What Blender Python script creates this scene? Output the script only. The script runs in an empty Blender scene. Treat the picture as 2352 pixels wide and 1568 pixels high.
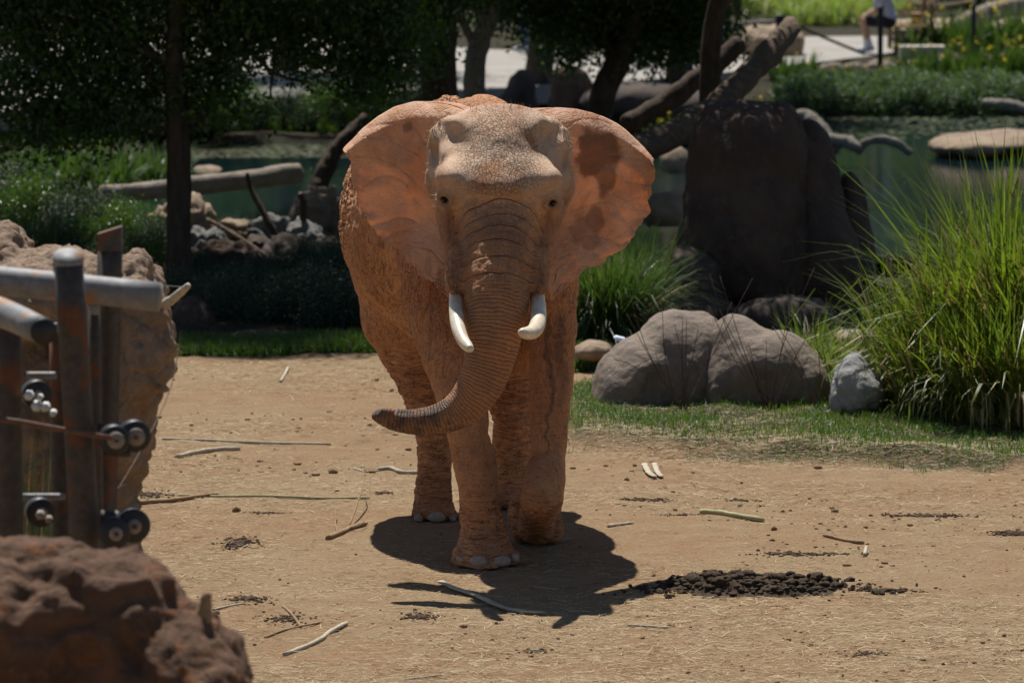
import bpy, math, random
import numpy as np
from mathutils import Vector, Matrix, Quaternion
random.seed(7); np.random.seed(7)
C = bpy.context.scene
COL = C.collection
R = math.radians

# ------------------------------------------------------------------ camera, sky, sun
CAM_H = 4.8
FPX = 12160.0                       # focal length in pixels of a 2352 px wide picture
PITCH = math.atan(1307.0 / FPX)
cam_data = bpy.data.cameras.new('camera')
cam = bpy.data.objects.new('camera', cam_data); COL.objects.link(cam)
cam.location = (0, 0, CAM_H)
cam.rotation_euler = (R(90) - PITCH, 0, 0)
cam_data.sensor_width = 36.0
cam_data.lens = 36.0 * FPX / 2352.0
cam_data.clip_start = 0.5
cam_data.clip_end = 1500
cam_data.dof.use_dof = True
cam_data.dof.focus_distance = 31.6
cam_data.dof.aperture_fstop = 4.2
cam_data.dof.aperture_blades = 9
C.camera = cam

SUN_DIR = Vector((-0.12, 0.55, 1.0)).normalized()      # towards the sun: high, behind the elephant
SUN_EL = math.asin(SUN_DIR.z)
W = bpy.data.worlds.new('World'); C.world = W; W.use_nodes = True
wn = W.node_tree
wn.nodes.clear()
sky = wn.nodes.new('ShaderNodeTexSky'); sky.sky_type = 'NISHITA'; sky.sun_disc = False
sky.sun_elevation = SUN_EL
sky.sun_rotation = math.atan2(SUN_DIR.x, SUN_DIR.y)
sky.air_density = 1.0; sky.dust_density = 0.4; sky.ozone_density = 1.0
bg = wn.nodes.new('ShaderNodeBackground'); bg.inputs['Strength'].default_value = 0.05
wo = wn.nodes.new('ShaderNodeOutputWorld')
wn.links.new(sky.outputs[0], bg.inputs[0]); wn.links.new(bg.outputs[0], wo.inputs[0])
sun_data = bpy.data.lights.new('sun', 'SUN'); sun_data.energy = 5.0; sun_data.angle = R(0.53)
sun_data.color = (1.0, 0.96, 0.90)
sun = bpy.data.objects.new('sun', sun_data); COL.objects.link(sun)
sun.rotation_euler = SUN_DIR.to_track_quat('Z', 'Y').to_euler()
sun.location = (0, 40, 60)
C.view_settings.view_transform = 'Standard'
try: C.view_settings.look = 'None'
except Exception: pass
C.view_settings.exposure = 0.28
C.view_settings.gamma = 1.0
C.view_settings.use_curve_mapping = False
C.cycles.max_bounces = 8
C.cycles.diffuse_bounces = 4
C.cycles.transparent_max_bounces = 8
C.cycles.use_denoising = True
C.cycles.caustics_reflective = False
C.cycles.caustics_refractive = False

# ------------------------------------------------------------------ picture pixel (2352 x 1568) at a real distance -> world point
cp, sp = math.cos(PITCH), math.sin(PITCH)
def P(px, py, Y):
    v = 784.0 - py
    rx, ry, rz = px - 1176.0, FPX * cp + v * sp, -FPX * sp + v * cp
    t = Y / ry
    return np.array([t * rx, Y, CAM_H + t * rz])
def G(px, py, z=0.0):
    v = 784.0 - py
    rx, ry, rz = px - 1176.0, FPX * cp + v * sp, -FPX * sp + v * cp
    t = (z - CAM_H) / rz
    return np.array([t * rx, t * ry, z])
def S(px, Y):                       # length of px pixels at distance Y, metres
    return px * Y / FPX

# ------------------------------------------------------------------ numpy noise
def _hash(ix, iy, iz, seed):
    h = (ix.astype(np.int64) * 374761393 + iy.astype(np.int64) * 668265263 + iz.astype(np.int64) * 2147483647 + seed * 1274126177) & 0xffffffff
    h = ((h ^ (h >> 13)) * 1274126177) & 0xffffffff
    h = ((h ^ (h >> 16)) * 2246822519) & 0xffffffff
    h = h ^ (h >> 15)
    return (h & 0xffffff) / float(0xffffff)
def vnoise(p, seed=0):
    p = np.asarray(p, dtype=np.float64)
    i = np.floor(p).astype(np.int64); f = p - i
    f = f * f * f * (f * (f * 6 - 15) + 10)
    out = 0
    for dx in (0, 1):
        wx = f[:, 0] if dx else 1 - f[:, 0]
        for dy in (0, 1):
            wy = f[:, 1] if dy else 1 - f[:, 1]
            for dz in (0, 1):
                wz = f[:, 2] if dz else 1 - f[:, 2]
                out = out + wx * wy * wz * _hash(i[:, 0] + dx, i[:, 1] + dy, i[:, 2] + dz, seed)
    return out * 2 - 1
def fbm(p, octv=4, seed=0, gain=0.5, lac=2.03):
    a, s, o = 1.0, 1.0, 0
    for k in range(octv):
        o = o + a * vnoise(np.asarray(p) * s + 17.3 * k, seed + k); a *= gain; s *= lac
    return o
def worley(p, seed=0):
    """F1 and F2 distance"""
    p = np.asarray(p, dtype=np.float64)
    i = np.floor(p).astype(np.int64)
    f1 = np.full(len(p), 9.0); f2 = np.full(len(p), 9.0)
    for dx in (-1, 0, 1):
        for dy in (-1, 0, 1):
            for dz in (-1, 0, 1):
                c = i + np.array([dx, dy, dz])
                q = np.stack([c[:, k] + _hash(c[:, 0], c[:, 1], c[:, 2], seed + 11 * k + 3) for k in range(3)], 1)
                d = np.sqrt(((q - p) ** 2).sum(1))
                m = d < f1
                f2 = np.where(m, f1, np.minimum(f2, d)); f1 = np.where(m, d, f1)
    return f1, f2
def sstep(a, b, x):
    t = np.clip((x - a) / (b - a), 0, 1)
    return t * t * (3 - 2 * t)

# ------------------------------------------------------------------ mesh helpers
def mesh_np(name, V, F, smooth=True):
    """F: (n,k) int array of equal-size faces, or list of such arrays"""
    V = np.asarray(V, dtype=np.float32)
    Fs = F if isinstance(F, (list, tuple)) and not isinstance(F[0], tuple) else [F]
    Fs = [np.asarray(f, dtype=np.int32) for f in Fs if len(f)]
    me = bpy.data.meshes.new(name)
    me.vertices.add(len(V)); me.vertices.foreach_set('co', V.ravel())
    nl = sum(f.size for f in Fs); npoly = sum(len(f) for f in Fs)
    me.loops.add(nl); me.polygons.add(npoly)
    me.loops.foreach_set('vertex_index', np.concatenate([f.ravel() for f in Fs]))
    starts = []; s = 0
    for f in Fs:
        starts.append(s + np.arange(len(f)) * f.shape[1]); s += f.size
    me.polygons.foreach_set('loop_start', np.concatenate(starts).astype(np.int32))
    me.update(calc_edges=True); me.validate()
    me.polygons.foreach_set('use_smooth', np.full(npoly, smooth, dtype=bool))
    return me
def link(name, me, mat=None, parent=None, loc=None):
    o = bpy.data.objects.new(name, me); COL.objects.link(o)
    if mat is not None and me is not None and len(me.materials) == 0: me.materials.append(mat)
    if parent is not None: o.parent = parent
    if loc is not None: o.location = loc
    return o
def tag(o, label=None, cat=None, group=None, kind=None):
    if label: o['label'] = label
    if cat: o['category'] = cat
    if group: o['group'] = group
    if kind: o['kind'] = kind
    return o
def empty(name, loc, rz=0):
    o = bpy.data.objects.new(name, None); COL.objects.link(o)
    o.location = tuple(loc); o.rotation_euler = (0, 0, rz); o.empty_display_size = .2
    return o
def put(name, V, F, mat, parent=None, smooth=True, origin=None):
    """mesh from world-space vertices; under a parent (or at an origin) they become local"""
    V = np.asarray(V, dtype=np.float64)
    if parent is not None:
        o0 = Vector((0, 0, 0)); p = parent
        while p is not None: o0 = o0 + p.location; p = p.parent
        me = mesh_np(name, V - np.array(o0), F, smooth)
        return link(name, me, mat, parent)
    if origin is None:
        origin = np.array([V[:, 0].mean(), V[:, 1].mean(), V[:, 2].min()])
    me = mesh_np(name, V - origin, F, smooth)
    return link(name, me, mat, None, tuple(origin))
class Geo:
    def __init__(s): s.V = []; s.Q = []; s.T = []; s.n = 0
    def add(s, V, Q=None, T=None):
        V = np.asarray(V, float)
        s.V.append(V)
        if Q is not None and len(Q): s.Q.append(np.asarray(Q) + s.n)
        if T is not None and len(T): s.T.append(np.asarray(T) + s.n)
        s.n += len(V)
    def out(s):
        F = []
        if s.Q: F.append(np.concatenate(s.Q))
        if s.T: F.append(np.concatenate(s.T))
        return np.concatenate(s.V), F
    def put(s, name, mat, parent=None, smooth=True, origin=None):
        V, F = s.out(); return put(name, V, F, mat, parent, smooth, origin)
def catmull(pts, n):
    pts = np.asarray(pts, float)
    P0 = np.vstack([2 * pts[0] - pts[1], pts, 2 * pts[-1] - pts[-2]])
    out = []
    m = len(pts) - 1
    for u in np.linspace(0, m - 1e-9, n):
        k = int(u); t = u - k
        a, b, c, d = P0[k], P0[k + 1], P0[k + 2], P0[k + 3]
        out.append(0.5 * (2 * b + (c - a) * t + (2 * a - 5 * b + 4 * c - d) * t * t + (3 * b - a - 3 * c + d) * t ** 3))
    return np.array(out)
def tube_geo(g, pts, rad, seg=10, cap=True, round_tip=False, noise=0, seed=0, flat=1.0):
    pts = np.asarray(pts, float); n = len(pts)
    rad = np.broadcast_to(np.asarray(rad, float), (n,)).copy()
    T = np.gradient(pts, axis=0); T /= np.linalg.norm(T, axis=1)[:, None] + 1e-12
    up = np.array([0, 0, 1.0]) if abs(T[0, 2]) < .9 else np.array([0, 1.0, 0])
    N = np.cross(T[0], up); N /= np.linalg.norm(N)
    ang = np.linspace(0, 2 * np.pi, seg, endpoint=False)
    V = []
    for k in range(n):
        N = N - T[k] * N.dot(T[k]); N /= np.linalg.norm(N) + 1e-12
        B = np.cross(T[k], N)
        V.append(pts[k] + rad[k] * (np.cos(ang)[:, None] * N + flat * np.sin(ang)[:, None] * B))
    V = np.concatenate(V)
    if noise:
        cen = np.repeat(pts, seg, 0)
        d = V - cen
        V = cen + d * (1 + noise * fbm(V * (2.0 / max(rad.mean(), 1e-3)) * .5 + seed * 3.1, 3, seed))[:, None]
    a = np.arange(n - 1)[:, None] * seg; j = np.arange(seg)[None]; j2 = (j + 1) % seg
    Q = np.stack([a + j, a + j2, a + seg + j2, a + seg + j], -1).reshape(-1, 4)
    Tt = []
    if cap:
        c0 = len(V); V = np.vstack([V, pts[0] - T[0] * rad[0] * .1, pts[-1] + T[-1] * rad[-1] * (.5 if round_tip else .05)])
        for q in range(seg):
            Tt.append([c0, (q + 1) % seg, q]); Tt.append([c0 + 1, (n - 1) * seg + q, (n - 1) * seg + (q + 1) % seg])
    g.add(V, Q, np.array(Tt) if Tt else None)
def box_geo(g, c, s, rot=None, bev=0.0):
    c = np.asarray(c, float); hx, hy, hz = np.asarray(s, float) / 2
    b = min(bev, hx * .9, hy * .9, hz * .9)
    V = []
    if b <= 0:
        for z in (-hz, hz):
            for x, y in ((-hx, -hy), (hx, -hy), (hx, hy), (-hx, hy)): V.append((x, y, z))
        Q = [(0, 3, 2, 1), (4, 5, 6, 7), (0, 1, 5, 4), (1, 2, 6, 5), (2, 3, 7, 6), (3, 0, 4, 7)]
    else:
        Q = []
        rings = [(-hz, b), (-hz + b, 0), (hz - b, 0), (hz, b)]
        for z, i in rings:
            for x, y in ((-hx + b, -hy + i), (hx - b, -hy + i), (hx - i, -hy + b), (hx - i, hy - b), (hx - b, hy - i), (-hx + b, hy - i), (-hx + i, hy - b), (-hx + i, -hy + b)):
                V.append((x, y, z))
        for r in range(3):
            for k in range(8): Q.append((r * 8 + k, r * 8 + (k + 1) % 8, r * 8 + 8 + (k + 1) % 8, r * 8 + 8 + k))
        for o, rev in ((0, True), (24, False)):
            for f in ((0, 1, 2, 3), (4, 5, 6, 7), (0, 3, 4, 7)):
                ff = [o + q for q in f]; Q.append(ff[::-1] if rev else ff)
    V = np.array(V)
    if rot is not None: V = V @ np.array(rot.to_3x3()).T
    g.add(V + c, np.array(Q))

# ------------------------------------------------------------------ signed distance modelling -> one closed mesh
class Field:
    def __init__(s, lo, hi, h):
        s.lo = np.array(lo, float); s.h = h
        s.n = np.ceil((np.array(hi) - s.lo) / h).astype(int) + 1
        s.f = np.full(s.n, 1.0, dtype=np.float32)
        s.ax = [s.lo[k] + np.arange(s.n[k]) * h for k in range(3)]
    def _box(s, lo, hi):
        a = np.clip(np.floor((np.asarray(lo) - s.lo) / s.h).astype(int), 0, s.n)
        b = np.clip(np.ceil((np.asarray(hi) - s.lo) / s.h).astype(int) + 1, 0, s.n)
        sl = tuple(slice(a[k], b[k]) for k in range(3))
        X = s.ax[0][sl[0]][:, None, None]; Y = s.ax[1][sl[1]][None, :, None]; Z = s.ax[2][sl[2]][None, None, :]
        return sl, X.astype(np.float32), Y.astype(np.float32), Z.astype(np.float32)
    def _mix(s, sl, d, k, sub=False):
        a = s.f[sl]
        if sub:
            a2 = -a; h = np.maximum(k - np.abs(a2 - d), 0) / k
            s.f[sl] = -(np.minimum(a2, d) - h * h * k * .25)
        else:
            h = np.maximum(k - np.abs(a - d), 0) / k
            s.f[sl] = np.minimum(a, d) - h * h * k * .25
    def ell(s, c, r, k=.05, rot=None, sub=False):
        c = np.asarray(c, float); r = np.asarray(r, float); m = (max(r) if rot is not None else r) + k + .06
        sl, X, Y, Z = s._box(c - m, c + m)
        if 0 in s.f[sl].shape: return
        x, y, z = X - c[0], Y - c[1], Z - c[2]
        if rot is not None:
            M = np.array(rot.to_3x3().inverted())
            x, y, z = (M[q, 0] * x + M[q, 1] * y + M[q, 2] * z for q in range(3))
        k0 = np.sqrt((x / r[0]) ** 2 + (y / r[1]) ** 2 + (z / r[2]) ** 2)
        k1 = np.sqrt((x / r[0] ** 2) ** 2 + (y / r[1] ** 2) ** 2 + (z / r[2] ** 2) ** 2) + 1e-9
        s._mix(sl, (k0 * (k0 - 1) / k1).astype(np.float32), k, sub)
    def chain(s, pts, k=.05, sub=False):
        """pts: (x,y,z,r); the segments are first joined among themselves, then blended in"""
        pts = np.asarray(pts, float)
        m = pts[:, 3].max() + k + .06
        lo, hi = pts[:, :3].min(0) - m, pts[:, :3].max(0) + m
        sl, X, Y, Z = s._box(lo, hi)
        if 0 in s.f[sl].shape: return
        D = None
        for a, b in zip(pts[:-1], pts[1:]):
            ba = b[:3] - a[:3]; L = ba.dot(ba) + 1e-12
            x, y, z = X - a[0], Y - a[1], Z - a[2]
            t = np.clip((x * ba[0] + y * ba[1] + z * ba[2]) / L, 0, 1)
            d = np.sqrt((x - t * ba[0]) ** 2 + (y - t * ba[1]) ** 2 + (z - t * ba[2]) ** 2) - (a[3] + (b[3] - a[3]) * t)
            D = d if D is None else np.minimum(D, d)
        s._mix(sl, D.astype(np.float32), k, sub)
    def floor(s, z):
        s.f = np.maximum(s.f, (z - s.ax[2][None, None, :]).astype(np.float32))
    def sample(s, p):
        q = (np.asarray(p, float) - s.lo) / s.h
        q = np.clip(q, 0, s.n - 1.001); i = q.astype(int); t = q - i
        o = 0
        for dx in (0, 1):
            for dy in (0, 1):
                for dz in (0, 1):
                    o = o + (t[..., 0] if dx else 1 - t[..., 0]) * (t[..., 1] if dy else 1 - t[..., 1]) * (t[..., 2] if dz else 1 - t[..., 2]) * s.f[i[..., 0] + dx, i[..., 1] + dy, i[..., 2] + dz]
        return o
    def normal(s, p):
        e = s.h; p = np.asarray(p, float)
        g = np.array([s.sample(p + e * d) - s.sample(p - e * d) for d in np.eye(3)])
        return g / (np.linalg.norm(g) + 1e-9)
    def hit(s, px, py, y0, y1):
        for Y in np.arange(y0, y1, .004):
            p = P(px, py, Y)
            if s.sample(p) < 0: return p
        return None
    def mesh(s):
        f = s.f; ins = f < 0
        n0, n1, n2 = f.shape
        cnt = np.zeros((n0 - 1, n1 - 1, n2 - 1), np.int8)
        for dx in (0, 1):
            for dy in (0, 1):
                for dz in (0, 1):
                    cnt += ins[dx:n0 - 1 + dx, dy:n1 - 1 + dy, dz:n2 - 1 + dz]
        act = (cnt > 0) & (cnt < 8)
        idx = np.argwhere(act)
        num = np.full(act.shape, -1, np.int32); num[tuple(idx.T)] = np.arange(len(idx))
        acc = np.zeros((len(idx), 3)); w = np.zeros(len(idx))
        corners = [(0, 0, 0), (1, 0, 0), (0, 1, 0), (1, 1, 0), (0, 0, 1), (1, 0, 1), (0, 1, 1), (1, 1, 1)]
        edges = [(0, 1), (2, 3), (4, 5), (6, 7), (0, 2), (1, 3), (4, 6), (5, 7), (0, 4), (1, 5), (2, 6), (3, 7)]
        val = [f[idx[:, 0] + c[0], idx[:, 1] + c[1], idx[:, 2] + c[2]] for c in corners]
        for a, b in edges:
            m = (val[a] < 0) != (val[b] < 0)
            t = np.where(m, val[a] / (val[a] - val[b] + 1e-20), 0)
            ca, cb = np.array(corners[a]), np.array(corners[b])
            acc += np.where(m[:, None], ca + (cb - ca) * t[:, None], 0); w += m
        V = s.lo + s.h * (idx + acc / w[:, None])
        Q = []
        for ax in range(3):
            sa = [slice(None)] * 3; sb = [slice(None)] * 3
            sa[ax] = slice(0, -1); sb[ax] = slice(1, None)
            A, B = ins[tuple(sa)], ins[tuple(sb)]
            e = np.argwhere(A != B)
            u, v = (ax + 1) % 3, (ax + 2) % 3
            ok = (e[:, u] > 0) & (e[:, v] > 0) & (e[:, u] < f.shape[u] - 1) & (e[:, v] < f.shape[v] - 1)
            e = e[ok]
            du = np.zeros(3, int); du[u] = 1; dv = np.zeros(3, int); dv[v] = 1
            q = np.stack([num[tuple((e - du - dv).T)], num[tuple((e - dv).T)], num[tuple(e.T)], num[tuple((e - du).T)]], 1)
            flip = ~A[tuple(e.T)]
            q[flip] = q[flip][:, ::-1]
            Q.append(q)
        Q = np.concatenate(Q); Q = Q[(Q >= 0).all(1)]
        return V, Q
def vnormals(V, Q):
    a, b, c, d = (V[Q[:, k]] for k in range(4))
    n = np.cross(c - a, d - b)
    N = np.zeros_like(V)
    for k in range(4): 
        for x in range(3): N[:, x] += np.bincount(Q[:, k], n[:, x], len(V))
    return N / (np.linalg.norm(N, axis=1)[:, None] + 1e-12)
def attr(me, name, vals):
    a = me.attributes.new(name, 'FLOAT', 'POINT'); a.data.foreach_set('value', np.asarray(vals, np.float32))

# ------------------------------------------------------------------ material helpers
class NT:
    def __init__(s, name):
        s.m = bpy.data.materials.new(name); s.m.use_nodes = True
        s.t = s.m.node_tree; s.t.nodes.clear()
        s.out = s.t.nodes.new('ShaderNodeOutputMaterial')
    def n(s, typ, ins=None, **kw):
        nd = s.t.nodes.new('ShaderNode' + typ)
        for k, v in kw.items(): setattr(nd, k, v)
        for k, v in (ins or {}).items(): s.set(nd, k, v)
        return nd
    def set(s, nd, k, v):
        i = nd.inputs[k]
        if isinstance(v, bpy.types.NodeSocket): s.t.links.new(v, i)
        elif isinstance(v, bpy.types.Node): s.t.links.new(v.outputs[0], i)
        else:
            if i.type == 'RGBA' and len(v) == 3: v = (*v, 1)
            i.default_value = v
    def math(s, op, a, b=0.0, c=0.0, clamp=False):
        nd = s.n('Math', {0: a, 1: b, 2: c}, operation=op); nd.use_clamp = clamp; return nd.outputs[0]
    def noise(s, vec, scale, detail=4, rough=.55, dist=0.0):
        return s.n('TexNoise', {'Vector': vec, 'Scale': scale, 'Detail': detail, 'Roughness': rough, 'Distortion': dist}).outputs['Fac']
    def edge(s, vec, scale, rand=1.0):
        return s.n('TexVoronoi', {'Vector': vec, 'Scale': scale, 'Randomness': rand}, feature='DISTANCE_TO_EDGE').outputs['Distance']
    def ramp(s, x, lo, hi, a=0.0, b=1.0, smooth=True):
        nd = s.n('MapRange', {0: x, 1: lo, 2: hi, 3: a, 4: b}, interpolation_type='SMOOTHSTEP' if smooth else 'LINEAR'); return nd.outputs[0]
    def mix(s, f, a, b, mode='MIX'):
        nd = s.n('Mix', data_type='RGBA', blend_type=mode)
        s.set(nd, 0, f); s.set(nd, 6, a); s.set(nd, 7, b); return nd.outputs[2]
    def mapping(s, vec, scale=(1, 1, 1), loc=(0, 0, 0), rot=(0, 0, 0)):
        return s.n('Mapping', {0: vec, 1: loc, 2: rot, 3: scale}).outputs[0]
    def obj(s): return s.n('TexCoord').outputs['Object']
    def attr(s, name): return s.n('Attribute', attribute_name=name).outputs['Fac']
    def distort(s, vec, scale, amt):
        nz = s.n('TexNoise', {'Vector': vec, 'Scale': scale, 'Detail': 2.0})
        a = s.n('VectorMath', {0: nz.outputs['Color'], 1: (.5, .5, .5)}, operation='SUBTRACT')
        b = s.n('VectorMath', {0: a.outputs[0], 'Scale': amt}, operation='SCALE')
        return s.n('VectorMath', {0: vec, 1: b.outputs[0]}, operation='ADD').outputs[0]
    def bump(s, h, dist=.01, strength=1.0, normal=None):
        ins = {'Height': h, 'Distance': dist, 'Strength': strength}
        if normal is not None: ins['Normal'] = normal
        return s.n('Bump', ins).outputs[0]
    def pbr(s, col, rough=.8, normal=None, spec=.3, extra=None):
        ins = {'Base Color': col, 'Roughness': rough, 'Specular IOR Level': spec}
        if normal is not None: ins['Normal'] = normal
        if extra: ins.update(extra)
        return s.n('BsdfPrincipled', ins).outputs[0]
    def done(s, sh):
        s.t.links.new(sh, s.out.inputs['Surface']); return s.m
def scl(c, f): return tuple(x * f for x in c)
# ================================================================== ELEPHANT
def m_skin():
    t = NT('elephant_skin'); o = t.obj()
    fh, lg, tk, ts, th, sd = (t.attr(a) for a in ('fh', 'lg', 'tk', 'ts', 'th', 'sd'))
    dis = t.distort(o, 9.0, .05)
    dis2 = t.distort(o, 30.0, .016)
    # cracked plates on the forehead
    e1 = t.ramp(t.edge(dis2, 40.0), .0, .13)
    e1b = t.ramp(t.edge(dis2, 85.0), .0, .16)
    # all-over fine skin cells
    e2 = t.ramp(t.edge(dis2, 120.0), .0, .2)
    def ridge(vec, w, detail=3.0, rough=.55, dist=0.0):
        n = t.noise(vec, 1.0, detail, rough, dist)
        return t.ramp(t.math('ABSOLUTE', t.math('SUBTRACT', n, .5)), 0.0, w)
    # legs: fine cross wrinkles, some slanting
    r1 = ridge(t.mapping(dis, (5, 5, 30), rot=(0, R(12), 0)), .05, 3)
    r2 = ridge(t.mapping(dis2, (11, 11, 62), loc=(3, 1, 2), rot=(0, R(-8), 0)), .06, 2)
    r3 = ridge(t.mapping(dis, (30, 30, 9), loc=(7, 3, 1)), .035, 2)
    leg_h0 = t.math('ADD', t.math('MULTIPLY', r1, .45), t.math('ADD', t.math('MULTIPLY', r2, .3), t.math('MULTIPLY', r3, .25)))
    # flank: upright folds with finer cross lines
    r4 = ridge(t.mapping(dis, (26, 14, 4.5), rot=(0, R(14), 0)), .035, 1.5)
    r5 = ridge(t.mapping(dis2, (50, 30, 12), rot=(0, R(10), 0)), .06, 2)
    r6 = ridge(t.mapping(dis2, (20, 20, 46), loc=(5, 5, 5)), .05, 2)
    fl_h0 = t.math('ADD', t.math('MULTIPLY', r4, .34), t.math('ADD', t.math('MULTIPLY', r5, .30), t.math('MULTIPLY', r6, .28)))
    # trunk rings
    nz = t.noise(o, 9.0, 4)
    ph = t.math('MULTIPLY_ADD', nz, 14.0, t.math('MULTIPLY', ts, 2 * math.pi / .021))
    ring = t.math('POWER', t.math('ABSOLUTE', t.math('SINE', t.math('MULTIPLY', ph, .5))), .45)
    # upper trunk: sparse cross creases and lengthwise lines
    ph2 = t.math('MULTIPLY_ADD', t.noise(o, 5.0, 2), 2.6, t.math('MULTIPLY', ts, 2 * math.pi / .088))
    big = t.ramp(t.math('ABSOLUTE', t.math('SINE', t.math('MULTIPLY', ph2, .5))), .0, .13)
    comb = t.n('CombineXYZ', {0: t.math('MULTIPLY', th, 5.5), 1: t.math('MULTIPLY', ts, 17.0), 2: 0.0}).outputs[0]
    tc = t.distort(comb, 1.4, .5)
    cmb2 = t.distort(t.n('CombineXYZ', {0: t.math('MULTIPLY', th, 9.0), 1: t.math('MULTIPLY', ts, 5.0), 2: 0.0}).outputs[0], 1.2, .5)
    cmb3 = t.distort(t.n('CombineXYZ', {0: t.math('MULTIPLY', th, 2.2), 1: t.math('MULTIPLY', ts, 34.0), 2: 4.0}).outputs[0], 1.2, .5)
    grid = t.math('MULTIPLY', t.math('MULTIPLY_ADD', ridge(cmb2, .07, 2), .6, .4), t.math('MULTIPLY_ADD', ridge(cmb3, .07, 2), .6, .4))
    grid = t.math('MULTIPLY', grid, t.math('MULTIPLY_ADD', t.ramp(t.edge(tc, 1.0), .0, .13), .62, .38))
    ph3 = t.math('MULTIPLY_ADD', t.noise(o, 4.0, 3), 8.0, t.math('MULTIPLY', ts, 2 * math.pi / .048))
    grid = t.math('MULTIPLY', grid, t.math('MULTIPLY_ADD', t.ramp(t.math('ABSOLUTE', t.math('SINE', t.math('MULTIPLY', ph3, .5))), 0, .28), .4, .6))
    low = t.ramp(ts, .62, .85)
    upt = t.math('MULTIPLY', t.math('MULTIPLY', big, 1.0), t.math('MULTIPLY_ADD', grid, .55, .45))
    ring = t.math('MULTIPLY', t.math('MULTIPLY_ADD', ring, .75, .25), t.math('MULTIPLY_ADD', grid, .35, .65))
    trunk_h = t.math('ADD', t.math('MULTIPLY', ring, low), t.math('MULTIPLY', upt, t.math('SUBTRACT', 1.0, low)))
    def lerp(a, b, f): return t.math('ADD', t.math('MULTIPLY', a, t.math('SUBTRACT', 1.0, f)), t.math('MULTIPLY', b, f))
    leg_h, fl_h = leg_h0, fl_h0
    rp = t.attr('rump'); fl_h = lerp(fl_h, t.ramp(t.edge(dis2, 22.0), 0, .16), rp)
    fore_h = t.math('MULTIPLY', t.math('MULTIPLY_ADD', e1, .7, .3), t.math('MULTIPLY_ADD', e1b, .45, .55))
    smooth_h = t.math('MULTIPLY_ADD', t.ramp(t.edge(dis2, 70.0), 0, .18), .30, t.math('MULTIPLY_ADD', e2, .12, .58))
    H = lerp(lerp(smooth_h, fl_h, sd), leg_h, lg)
    H = lerp(H, fore_h, fh)
    H = lerp(H, trunk_h, tk)
    fine = t.math('MULTIPLY_ADD', e2, .10, t.math('MULTIPLY', t.noise(o, 220.0, 3), .12))
    Hh = t.math('ADD', H, fine)
    nrm = t.bump(Hh, .013, 1.0)
    n1 = t.noise(o, 2.6, 6, .62); n2 = t.noise(o, 11.0, 5, .6)
    col = t.mix(t.ramp(n1, .35, .68), (.66, .325, .155), (.50, .225, .105))
    col = t.mix(t.math('MULTIPLY', t.ramp(n2, .50, .66), .5), col, (.36, .20, .13))
    # pale dry dusting on forehead and brows, lightened to stand for sun; grey wet trunk
    col = t.mix(t.math('MULTIPLY', t.attr('sunlit_dust'), t.ramp(n2, .2, .6, .55, 1)), col, (.82, .58, .41))
    col = t.mix(t.math('MULTIPLY', t.attr('wet'), .88), col, (.13, .09, .07))
    crack_shade = t.math('MULTIPLY_ADD', t.ramp(H, .12, .85), .64, .36)  # shade painted into the creases: colour darkens where the skin dips
    col = t.mix(1.0, col, t.n('CombineColor', {0: crack_shade, 1: crack_shade, 2: crack_shade}).outputs[0], 'MULTIPLY')
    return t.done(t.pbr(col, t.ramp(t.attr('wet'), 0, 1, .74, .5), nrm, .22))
def m_ear():
    t = NT('ear_skin'); o = t.obj()
    d = t.distort(o, 4.0, .15)
    v = t.edge(t.distort(o, 9.0, .08), 9.0)
    v2 = t.edge(t.distort(o, 25.0, .03), 34.0)
    n1 = t.noise(d, 3.0, 7, .6); n2 = t.noise(o, 60.0, 4, .6)
    n3 = t.noise(t.mapping(o, (5, 5, 1.6)), 2.0, 6, .65)
    col = t.mix(t.ramp(n1, .34, .66), (.84, .54, .34), (.66, .36, .20))
    col = t.mix(t.math('MULTIPLY', t.ramp(n3, .48, .68), .55), col, (.74, .50, .35))
    col = t.mix(t.math('MULTIPLY', t.attr('stain'), .8), col, (.24, .10, .05))
    col = t.mix(t.math('MULTIPLY', t.attr('sunlit_dust'), .75), col, (.86, .64, .48))
    h = t.math('ADD', t.math('MULTIPLY', t.ramp(v, 0, .10), .22), t.math('ADD', t.math('MULTIPLY', n2, .35), t.math('MULTIPLY', t.ramp(v2, 0, .2), .18)))
    nrm = t.bump(t.math('ADD', h, t.math('MULTIPLY', n1, 1.6)), .012, .9)
    a = t.pbr(col, .72, nrm, .2)
    b = t.n('BsdfTranslucent', {'Color': t.mix(1.0, col, (.95, .80, .66), 'MULTIPLY'), 'Normal': nrm}).outputs[0]
    mx = t.n('MixShader', {0: .40, 1: a, 2: b}).outputs[0]
    return t.done(mx)
def m_simple(name, col, rough=.6, spec=.4, scale=30, var=.25, bump=.002, col2=None):
    t = NT(name); o = t.obj(); n = t.noise(o, scale, 5, .6)
    c = t.mix(t.ramp(n, .3, .7), col, col2 or scl(col, 1 - var))
    return t.done(t.pbr(c, rough, t.bump(t.noise(o, scale * 3, 4), bump, .6), spec))
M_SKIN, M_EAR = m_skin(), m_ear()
M_TUSK = m_simple('ivory', (.80, .74, .60), .38, .5, 14, .12, .002, (.62, .50, .34))
M_NAIL = m_simple('toenail', (.44, .34, .28), .55, .35, 40, .3, .002)
M_EYE = m_simple('eye_dark', (.012, .008, .006), .08, .6, 10, .1, 0)
M_LID = m_simple('eyelid', (.10, .062, .035), .6, .3, 60, .3, .003)
M_HAIR = m_simple('hair', (.58, .42, .28), .6, .3, 5, .2, 0)

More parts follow.
